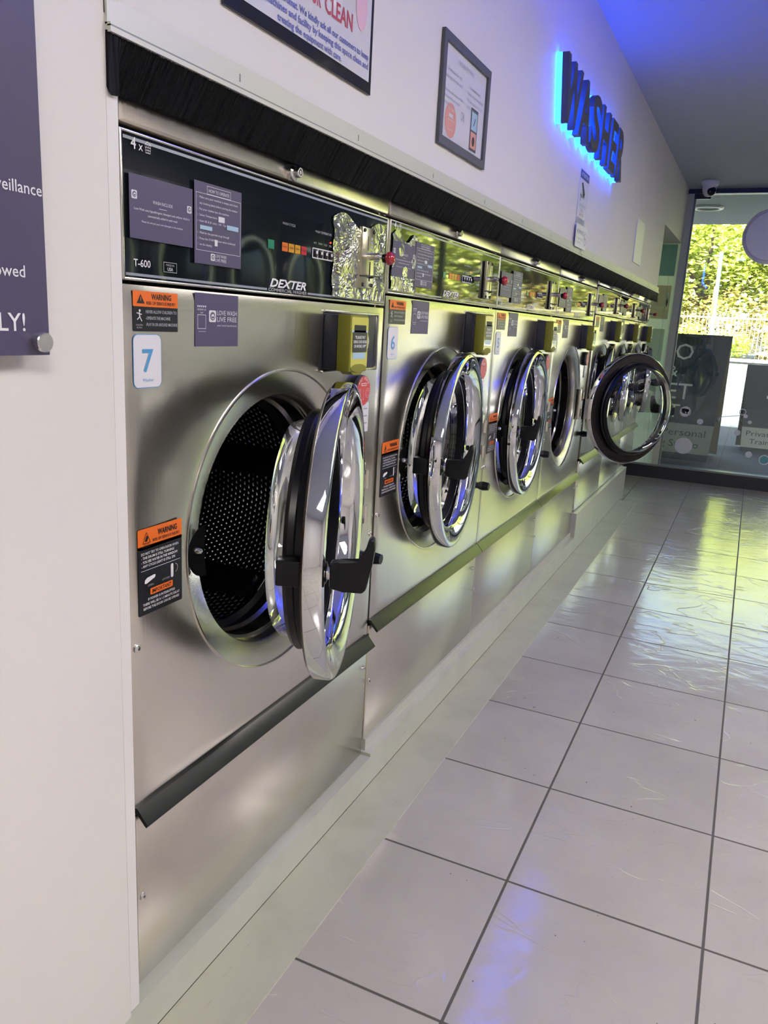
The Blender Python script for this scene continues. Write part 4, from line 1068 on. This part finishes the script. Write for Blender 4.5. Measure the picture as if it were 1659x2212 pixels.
# grey framed notice
Mw = on_wall(0.905, 1.558, 0.001); pw, ph = 0.315, 0.226
b = MB(); t_ = 0.018
b.box((0, -0.008, 0), (pw, 0, t_), 'frame_grey', Mw); b.box((0, -0.008, ph-t_), (pw, 0, ph), 'frame_grey', Mw); b.box((0, -0.008, t_), (t_, 0, ph-t_), 'frame_grey', Mw); b.box((pw-t_, -0.008, t_), (pw, 0, ph-t_), 'frame_grey', Mw)
b.box((t_, -0.002, t_), (pw-t_, 0, ph-t_), 'paper_white', Mw); fr = tag(b.build('framed_notice'), 'grey framed white notice with a red disc and the word OR', 'notice')
s = Sheet(Mw @ Matrix.Translation((0, -0.0022, 0)))
s.text('HOW TO PAY', pw/2, ph-0.045, 'ink_pale', 1, w=0.10, h=0.012, al='c')
s.para(['1. Download the app', 'and register your card'], 0.030, ph-0.070, 0.015, 0.009, 'ink_pale', 1, 'l', w=[0.10, 0.105]); s.para(['Scan the code on the machine', 'and choose your washer', 'then press start'], 0.030, ph-0.112, 0.013, 0.007, 'ink_pale', 1, 'l', w=[0.115, 0.10, 0.06])
s.para(['2. Use the kiosk', 'Select your machine', 'Pay by card or coins', 'then press start'], 0.172, ph-0.072, 0.0145, 0.008, 'ink_pale', 1, 'l', w=[0.09, 0.11, 0.11, 0.08])
s.disc(0.075, 0.060, 0.036, 'ink_salmon', 1, 30); s.rrect(0.062, 0.066, 0.088, 0.074, 0.001, 'paper_white', 2); s.outline(0.058, 0.040, 0.092, 0.062, 0.0015, 'paper_white', 2); s.text('PAY HERE', 0.075, 0.080, 'paper_white', 2, w=0.036, h=0.006, al='c')
s.text('OR', 0.150, 0.075, 'ink_pale', 1, w=0.026, h=0.020, al='c')
s.rrect(0.205, 0.026, 0.255, 0.120, 0.003, 'frame_grey', 1); s.rect(0.210, 0.072, 0.250, 0.112, 'label_sky', 2); s.rect(0.210, 0.032, 0.250, 0.068, 'ink_salmon', 2); s.line((0.225, 0.082), (0.236, 0.100), 0.003, 'ink_black', 3); s.disc(0.230, 0.048, 0.009, 'ink_black', 3, 14, 0.011)
s.build('print', fr)
# security sticker, no smoking sticker, blank panel
Mw = on_wall(2.335, 1.578, 0.0008); pw, ph = 0.155, 0.190
b = MB(); b.box((0, -0.0015, 0), (pw, 0, ph), 'label_white', Mw); fr = tag(b.build('security_notice'), 'small white notice with dark blue heading and camera symbol under the sign', 'notice')
s = Sheet(Mw @ Matrix.Translation((0, -0.0016, 0)))
s.rect(0, ph-0.030, pw, ph, 'ink_darkblue', 1); s.text('ATTENTION', pw/2, ph-0.022, 'ink_white', 2, w=0.125, h=0.014, al='c', bold=0.01)
s.outline(0, 0, pw, ph, 0.001, 'ink_darkblue', 1)
s.poly([(0.035, ph-0.045), (0.055, ph-0.040), (0.105, ph-0.078), (0.092, ph-0.096), (0.080, ph-0.090)], 'ink_black', 1); s.poly([(0.094, ph-0.080), (0.104, ph-0.083), (0.098, ph-0.094)], 'label_white', 2)
s.line((0.030, ph-0.085), (0.065, ph-0.095), 0.006, 'ink_black', 1); s.line((0.030, ph-0.080), (0.030, ph-0.110), 0.006, 'ink_black', 1); s.line((0.062, ph-0.080), (0.078, ph-0.090), 0.005, 'ink_black', 1)
s.text('SURVEILLANCE', pw/2, 0.062, 'ink_grey', 1, w=0.125, h=0.012, al='c'); s.text('VIDEO', pw/2, 0.046, 'ink_grey', 1, w=0.052, h=0.011, al='c'); s.text('24H CCTV', pw/2, 0.029, 'ink_salmon', 1, w=0.07, h=0.011, al='c')
for k in range(10): s.poly([(0.004+k*0.015, 0.002), (0.011+k*0.015, 0.002), (0.017+k*0.015*0.93, 0.022), (0.010+k*0.015*0.93, 0.022)], 'ink_darkblue', 1)
s.build('print', fr)
Mw = on_wall(2.318, 1.4905, 0.0098); pw, ph = 0.196, 0.083
b = MB(); b.box((0, -0.0015, 0), (pw, 0.0, ph), 'label_white', Mw); fr = tag(b.build('smoking_notice'), 'pale no smoking notice with crossed circle, just above the brush seal', 'notice')
s = Sheet(Mw @ Matrix.Translation((0, -0.0016, 0))); s.text('NO SMOKING', 0.010, ph-0.034, 'ink_grey', 1, w=0.125, h=0.017); s.para(['It is against the law', 'to smoke here'], 0.012, 0.030, 0.014, 0.008, 'ink_pale', 1, 'l', w=[0.11, 0.08])
s.ring(0.165, 0.040, 0.025, 0.004, 'ink_grey', 1); s.line((0.149, 0.056), (0.181, 0.024), 0.004, 'ink_grey', 1); s.rect(0.150, 0.038, 0.180, 0.043, 'ink_grey', 1); s.build('print', fr)
Mw = on_wall(3.79, 1.563, 0.0008); b = MB(); b.box((0, -0.005, 0), (0.27, 0, 0.225), 'camera_white', Mw); tag(b.build('blank_panel'), 'blank white access panel on the wall near its far end', 'panel')

# lit sign
sg = tag(empty('washer_sign', (1.80, wy(1.80), 1.824)), 'dark WASHER letters with bright blue glow on the white wall', 'sign')
sg.rotation_euler = (0, 0, math.atan(WA))
slots = [('W', 0.045, 0.285), ('A', 0.285, 0.475), ('S', 0.500, 0.665), ('H', 0.700, 0.870), ('E', 0.915, 1.050), ('R', 1.085, 1.250)]
for ch, a0, a1 in slots:
    B0, B1 = a0, a1
    for nm, d0, d1, mn, bold in (('letter', 0.018, 0.040, 'sign_shell', 0.030), ('light_backing', 0.002, 0.018, 'sign_glow', 0.022)):
        vs_, fs, (x0_, x1_, y0_, y1_) = text_geo(ch, bold, 0.5, 0.0, 4)
        a0 = B0*0.93; a1 = B1*0.93
        sx = (a1-a0)/(x1_-x0_); sz = 0.190/(y1_-y0_)
        out = [((a0+(v.x-x0_)*sx), -(d0+(v.z+0.5)*(d1-d0)), (v.y-y0_)*sz) for v in vs_]
        b = MB(); b.add(out, fs, mn)
        if nm == 'letter': par = b.build(nm, sg)
        else: b.build(nm, par)

# house rules board at the left
sb = tag(empty('rules_board', (-0.1915, wy(-0.19), 1.113)), 'dark purple rules board on steel standoffs at the left edge', 'sign')
b = MB(); b.rbox((-0.80, -0.026, 0.0), (0.0, -0.020, 1.10), 'purple', 0.001); b.build('board', sb)
for t, zz, h_, xr in (('Area under video surveillance', 0.160, 0.0115, -0.002), ('No pets allowed', 0.0785, 0.0118, -0.028), ('Please treat our machines KINDLY!', 0.025, 0.0180, -0.031)):
    s = Sheet(Matrix.Translation((0, -0.0262, 0))); s.text(t, xr, zz, 'ink_white', 1, h=h_, al='r', bold=0.006); s.build('lettering', sb)
for px, pz in ((-0.014, 0.014), (-0.786, 0.014), (-0.014, 1.086), (-0.786, 1.086)):
    b = MB(); b.cyl((px, 0.0, pz), (px, -0.030, pz), 0.0065, 'screw_metal', 20); b.lathe([(0, -0.036), (0.0095, -0.036), (0.0105, -0.035), (0.0105, -0.026), (0, -0.026)], 'screw_metal', 28, Matrix.Translation((px, 0, pz))); b.build('standoff', sb)

# ------------------------------------------------------------------ opposite side of the room: unseen dryers, added for the reflections
def dryer(x0, label):
    e = tag(empty('added_tumble_dryer', (x0, -3.3, 0), math.pi), label, 'tumble dryer', 'added tumble dryers along the opposite wall')
    b = MB(); b.rbox((-0.37, -0.62, 1.22), (0.37, -0.01, 1.95), 'dryer_dark', 0.006); b.rbox((-0.37, -0.62, 0.05), (0.37, -0.01, 1.215), 'dryer_light', 0.006); b.build('cabinet', e)  # lower half pale to brighten reflections in the washer steel
    for cz_ in (0.62, 1.46):
        b = MB(); b.lathe([(0.30, -0.622), (0.30, -0.645), (0.27, -0.655), (0.22, -0.648), (0.20, -0.630)], 'steel_edge', 48, Matrix.Translation((0, 0, cz_))); d = b.build('door', e)
        b = MB(); b.lathe([(0.21, -0.635), (0.12, -0.642), (0, -0.645)], 'panel_black', 40, Matrix.Translation((0, 0, cz_))); b.build('window', d)
for i, x in enumerate((1.9, 2.66, 3.42, 4.18, 4.94)):
    dryer(x, ['added dark tumble dryer opposite, farthest from the shop window', 'added dark tumble dryer opposite, second from the back', 'added dark tumble dryer opposite, middle of the bank', 'added dark tumble dryer opposite, second from the window', 'added dark tumble dryer opposite, nearest the shop window'][i])

# ------------------------------------------------------------------ marks on the shop window
def onglass(y, z): return Matrix.Translation((XF+0.0112, y, z)) @ Matrix.Rotation(math.radians(-90), 4, 'Z')
dots = [(-0.332, 0.301, 0.070, 'big frosted dot low on the shop window, lowest of the dots'), (-0.434, 0.513, 0.024, 'small frosted dot on the window in front of the word Personal'),
        (-0.726, 0.452, 0.024, 'small frosted dot on the window at the word Private'), (-0.768, 0.590, 0.016, 'tiny frosted dot on the window, left of its pair above the grey panel'), (-0.806, 0.545, 0.015, 'tiny frosted dot on the window, right of its pair above the grey panel'),
        (-0.836, 0.285, 0.026, 'frosted dot low on the window at the foot of the second board'), (-0.915, 0.755, 0.017, 'tiny frosted dot on the window at the far board ampersand')]
for y, zz, r, lb in dots:
    s = Sheet(onglass(y, zz)); s.disc(0, 0, r, 'dot_frost', 1, 32, r*0.98); tag(s.build('frosted_dot'), lb, 'window sticker', 'frosted dots on the shop window')
s = Sheet(onglass(-0.309, 0.585)); s.ring(0, 0, 0.043, 0.005, 'ink_white', 1, 36); s.disc(-0.004, 0.004, 0.026, 'board_dark', 2, 16, 0.022)
s.disc(0, 0, 0.036, 'ink_white', 1, 32); s.disc(0.016, 0.010, 0.013, 'board_dark', 2, 14); s.disc(-0.020, 0.014, 0.010, 'board_dark', 2, 12); s.poly([(-0.014, -0.006), (0.020, -0.010), (0.022, -0.022), (0.004, -0.014)], 'board_dark', 2); s.disc(0.004, -0.006, 0.006, 'ink_white', 3, 10)
tag(s.build('logo_sticker'), 'round white logo sticker with a dark blob on the shop window', 'window sticker')
s = Sheet(onglass(-0.742, 0.622)); s.ring(0, 0, 0.026, 0.005, 'ink_white', 1, 28); s.disc(-0.004, 0.0, 0.010, 'board_dark', 2, 12); tag(s.build('logo_sticker'), 'small ring sticker on the window beside the second board edge', 'window sticker')
s = Sheet(onglass(-0.955, 0.255)); s.disc(0, 0, 0.040, 'ink_white', 1, 28); s.disc(0, 0, 0.033, 'ink_teal', 2, 28); tag(s.build('logo_sticker'), 'round teal and white sticker at the low right of the window', 'window sticker')

# ------------------------------------------------------------------ outside
def board(x, y, rz, w, h, lean, label, tap=0.06):
    e = tag(empty('a_frame_board', (x, y, 0.0), rz), label, 'A-frame sign', 'A-frame boards on the pavement')
    # local: faces -y, u right; front sheet leans back
    Mf = Matrix.Rotation(-lean, 4, 'X')
    b = MB(); b.prism([(-w/2+tap, 0.02), (w/2-tap, 0.02), (w/2, h), (-w/2, h)], 0.0, 0.018, 'board_dark', Mf); f = b.build('front_panel', e)
    s = Sheet(Mf @ Matrix.Translation((0, -0.0006, 0)))
    ta = tap*0.93; tb = tap*0.70; s.poly([(-w/2+ta, h*0.07), (w/2-ta, h*0.07), (w/2-tb, h*0.30), (-w/2+tb, h*0.30)], 'board_grey', 1)
    for t, zz, hh in (('GO', 0.80, 0.125), ('&', 0.665, 0.085), ('GET', 0.49, 0.125), ('FIT', 0.345, 0.105)): s.text(t, 0, h*zz, 'board_text', 2, h=h*hh, al='c', bold=0.0)
    s.text('Private Personal', 0, h*0.205, 'board_dark', 3, w=w*0.78, h=h*0.055, al='c'); s.text('Training Studio', 0, h*0.115, 'board_dark', 3, w=w*0.68, h=h*0.055, al='c')
    s.build('lettering', f)
    top = Mf @ Vector((0, 0.018, h)); base = 2*top.y+0.30
    ang = math.atan2(base-top.y, top.z)
    Mb = Matrix.Translation((0, base, 0)) @ Matrix.Rotation(ang, 4, 'X')
    b = MB(); b.box((-w/2, -0.012, 0.02), (w/2, 0.006, top.z/math.cos(ang)), 'board_back', Mb); b.build('rear_panel', e)
    b = MB(); b.box((-w/2+0.01, 0.09, h*0.33), (-w/2+0.03, base*0.80, h*0.35), 'frame_black'); b.box((w/2-0.03, 0.09, h*0.33), (w/2-0.01, base*0.80, h*0.35), 'frame_black'); b.build('brace', e)
board(7.30, -0.060, math.radians(-90), 0.98, 1.24, math.radians(10), 'large dark GO and GET FIT board on the pavement, left of the other')
board(8.50, -1.13, math.radians(-90), 0.84, 0.95, math.radians(8), 'smaller dark GO and GET FIT board farther out on the pavement')

m = MB(); m.box((6.26, -8, -0.12), (11.6, 6, -0.005), 'pavement'); struct(m.build('floor_pavement'))
m = MB(); m.box((6.23, -8, CEIL+0.01), (8.3, 6, CEIL+0.35), 'soffit_grey'); struct(m.build('ceiling_awning'))
m = MB(); m.box((6.30, -8, CEIL+0.35), (8.2, 6, 4.9), 'soffit_grey'); struct(m.build('wall_shade_block'))  # unseen upper storey, added to cast shade over the pavement
m = MB(); m.box((6.16, 1.1, 0), (8.3, 1.2, CEIL+0.01), 'soffit_grey'); struct(m.build('wall_far'))
b = MB(); b.lathe([(0.135, CEIL+0.008), (0.13, CEIL-0.006), (0.10, CEIL-0.008), (0.095, CEIL+0.004)], 'camera_white', 40, Matrix.Translation((7.15, -0.19, 0)), 'z'); b.lathe([(0.097, CEIL+0.003), (0, CEIL+0.003)], 'frame_grey', 40, Matrix.Translation((7.15, -0.19, 0)), 'z')
tag(b.build('recessed_downlight'), 'round white rimmed downlight in the soffit outside', 'light')
e = tag(empty('round_hanging_sign', (5.80, -0.745, 1.928)), 'round white sign hanging inside the window at the right edge', 'sign')
Mq = Matrix.Rotation(math.radians(90), 4, 'Z')
b = MB(); b.lathe([(0, 0.030), (0.168, 0.030), (0.173, 0.026), (0.173, 0.010), (0, 0.010)], 'camera_white', 64, Mq); b.build('front_disc', e)
b = MB(); b.lathe([(0, 0.010), (0.189, 0.010), (0.194, 0.006), (0.194, -0.024), (0.189, -0.030), (0, -0.030)], 'edge_trim', 64, Mq); b.build('backing_disc', e)
b = MB(); b.cyl((0, 0, 0.19), (0, 0, CEIL-1.928), 0.005, 'camera_white', 10); b.build('rod', e)

# road rising slightly to a stone kerb wall, fence, hedge, trees
m = MB(); m.add([(11.6, -25, -0.02), (19, -25, 0.28), (19, 15, 0.28), (11.6, 15, -0.02), (11.6, -25, -0.12), (19, -25, -0.12), (19, 15, -0.12), (11.6, 15, -0.12)], [(0,1,2,3),(4,7,6,5),(0,4,5,1),(1,5,6,2),(2,6,7,3),(3,7,4,0)], 'road_asphalt')
m.keep_normals = False
struct(m.build('floor_road'))
for i, (x, w) in enumerate(((12.4, 0.12), (14.8, 0.14), (15.3, 0.14), (18.0, 0.12))):
    zz = -0.02+(x-11.6)*0.3/7.4+0.004
    s = MB(); s.box((x, -25, zz-0.01), (x+w, 15, zz), 'road_paint')
    tag(s.build('road_line'), ['white road line nearest the shop', 'white road line, first of the centre pair', 'white road line, second of the centre pair', 'white road line beside the far stone wall'][i], 'road marking')
m = MB(); m.box((19, -25, -0.1), (19.5, 15, 0.74), 'stone'); m.box((18.97, -25, 0.74), (19.55, 15, 0.80), 'soffit_grey'); struct(m.build('wall_street'))
m = MB(); m.box((19.5, -30, -0.1), (45, 20, 0.70), 'stone'); struct(m.build('floor_park'))
fe = tag(empty('picket_fence', (20.05, 0, 0.70)), 'pale metal picket fence across the road', 'fence')
b = MB()
for zz in (0.22, 1.0): b.box((-0.015, -14, zz), (0.015, 6, zz+0.04), 'fence_paint')
b.build('rail', fe)
b = MB()
k = -14.0
while k < 6:
    if not (-3.2 < k < 2.2): b.box((-0.008, k-0.008, 0), (0.008, k+0.008, 1.10), 'fence_paint')
    k += 0.09
tag(b.build('picket', fe), kind='stuff')
k = -3.2
while k < 2.2:
    b = MB(); b.box((-0.008, k-0.008, 0), (0.008, k+0.008, 1.10), 'fence_paint'); b.prism([(-0.010, 1.10), (0.010, 1.10), (0, 1.16)], -0.008, 0.008, 'fence_paint', Matrix.Translation((0, k, 0)) @ Matrix.Rotation(math.radians(90), 4, 'Z')); b.build('picket', fe); k += 0.09
b = MB(); b.cyl((12.2, -0.16, 0), (12.2, -0.10, 2.45), 0.028, 'pole_blue', 16); pl = tag(b.build('street_pole'), 'slim pale blue pole standing by the road', 'pole')
b = MB(); b.rbox((12.17, -0.10, 1.55), (12.23, -0.07, 1.95), 'pole_orange', 0.004); b.build('orange_plate', pl)

def leaves(mb, rnd, c, rad, n, size, mn):
    for _ in range(n):
        while True:
            p = Vector((rnd.uniform(-1, 1), rnd.uniform(-1, 1), rnd.uniform(-1, 1)))
            if p.length < 1 and rnd.random() < p.length**1.2+0.1: break
        p = Vector((c[0]+p.x*rad[0], c[1]+p.y*rad[1], c[2]+p.z*rad[2]))
        q = size*rnd.uniform(0.6, 1.4)
        M_ = Matrix.Translation(p) @ Matrix.Rotation(rnd.uniform(0, 6.28), 4, 'Z') @ Matrix.Rotation(rnd.uniform(-1.3, 1.3), 4, 'X')
        mb.add([(-q*0.5, 0, 0), (0, -q*0.28, 0), (q*0.5, 0, 0), (0, q*0.28, 0)], [(0, 1, 2, 3)], mn, M=M_)
def tree(x, y, s_, seed, label, n=9000, src=None):
    e = tag(empty('street_tree', (x, y, 0.70), seed*1.3), label, 'tree', 'trees across the road')
    e.scale = (s_, s_, s_)
    if src is None:
        rnd = random.Random(seed)
        b = MB(); b.cyl((0, 0, 0), (0.1, 0.1, 1.5), 0.15, 'bark', 12, 0.11); tips = []
        for k in range(7):
            a = k*0.9; t = Vector((math.cos(a)*1.5, math.sin(a)*1.5, 2.5+rnd.uniform(-1.1, 1.4))); b.cyl((0.1, 0.1, 1.4), t, 0.09, 'bark', 8, 0.03); tips.append(t)
        tr = b.build('trunk', e)
        b = MB(); b.keep_normals = True
        for t in tips+[Vector((0, 0, 3.6))]: leaves(b, rnd, t, (1.5, 1.5, 1.2), n//8, 0.17, 'leaf')
        cr = b.build('crown', e, auto=False)
    else:
        tr0, cr0 = src
        tr = tr0.copy(); COL.objects.link(tr); tr.parent = e
        cr = cr0.copy(); COL.objects.link(cr); cr.parent = e
    return tr, cr
T1 = tree(23.5, 0.6, 1.0, 1, 'leafy sunlit tree straight behind the blue pole')
T2 = tree(22.8, -2.2, 0.95, 2, 'leafy sunlit tree behind the round hanging sign')
lab = ['leafy tree farther left behind the mint panel side', 'leafy tree to the right beyond the window edge', 'tall leafy tree at the back, left of the pole', 'tall leafy tree at the back, right of the pole', 'leafy tree far right down the street', 'leafy tree farthest right down the street', 'leafy tree at the right, third back', 'leafy tree at the right end of the street']
for i, (x, y, s_) in enumerate(((22.6, 3.4, 1.0), (23.2, -5.2, 1.05), (28, 1.5, 1.5), (28.5, -2.5, 1.55), (23.0, -8.4, 1.1), (22.7, -11.8, 1.1), (28, -7.0, 1.5), (28, -12.0, 1.5))):
    tree(x, y, s_, 3+i, lab[i], src=(T1, T2)[i % 2])
rnd = random.Random(9)
b = MB(); b.keep_normals = True
for k in range(16): leaves(b, rnd, (21.3+rnd.uniform(-0.3, 0.3), 5-k*1.25, 1.55), (0.7, 0.9, 0.95), 900, 0.12, 'leaf_hedge')
tag(b.build('hedge', auto=False), 'brownish green hedge behind the picket fence', 'hedge')
for k, (y, r) in enumerate(((-0.35, 0.30), (-1.3, 0.42), (-2.1, 0.36), (0.7, 0.4), (-3.1, 0.4))):
    b = MB(); b.keep_normals = True; leaves(b, rnd, (19.78, y, 0.84+r*0.95), (0.20, r, r*0.95), 500, 0.09, 'leaf_low')
    tag(b.build('shrub', auto=False), ['bright green shrub by the fence right of the large board', 'bright green shrub by the fence above the smaller board', 'bright green shrub by the fence near the right window edge', 'bright green shrub by the fence hidden behind the large board', 'bright green shrub by the fence farthest right'][k], 'shrub', 'shrubs by the fence')
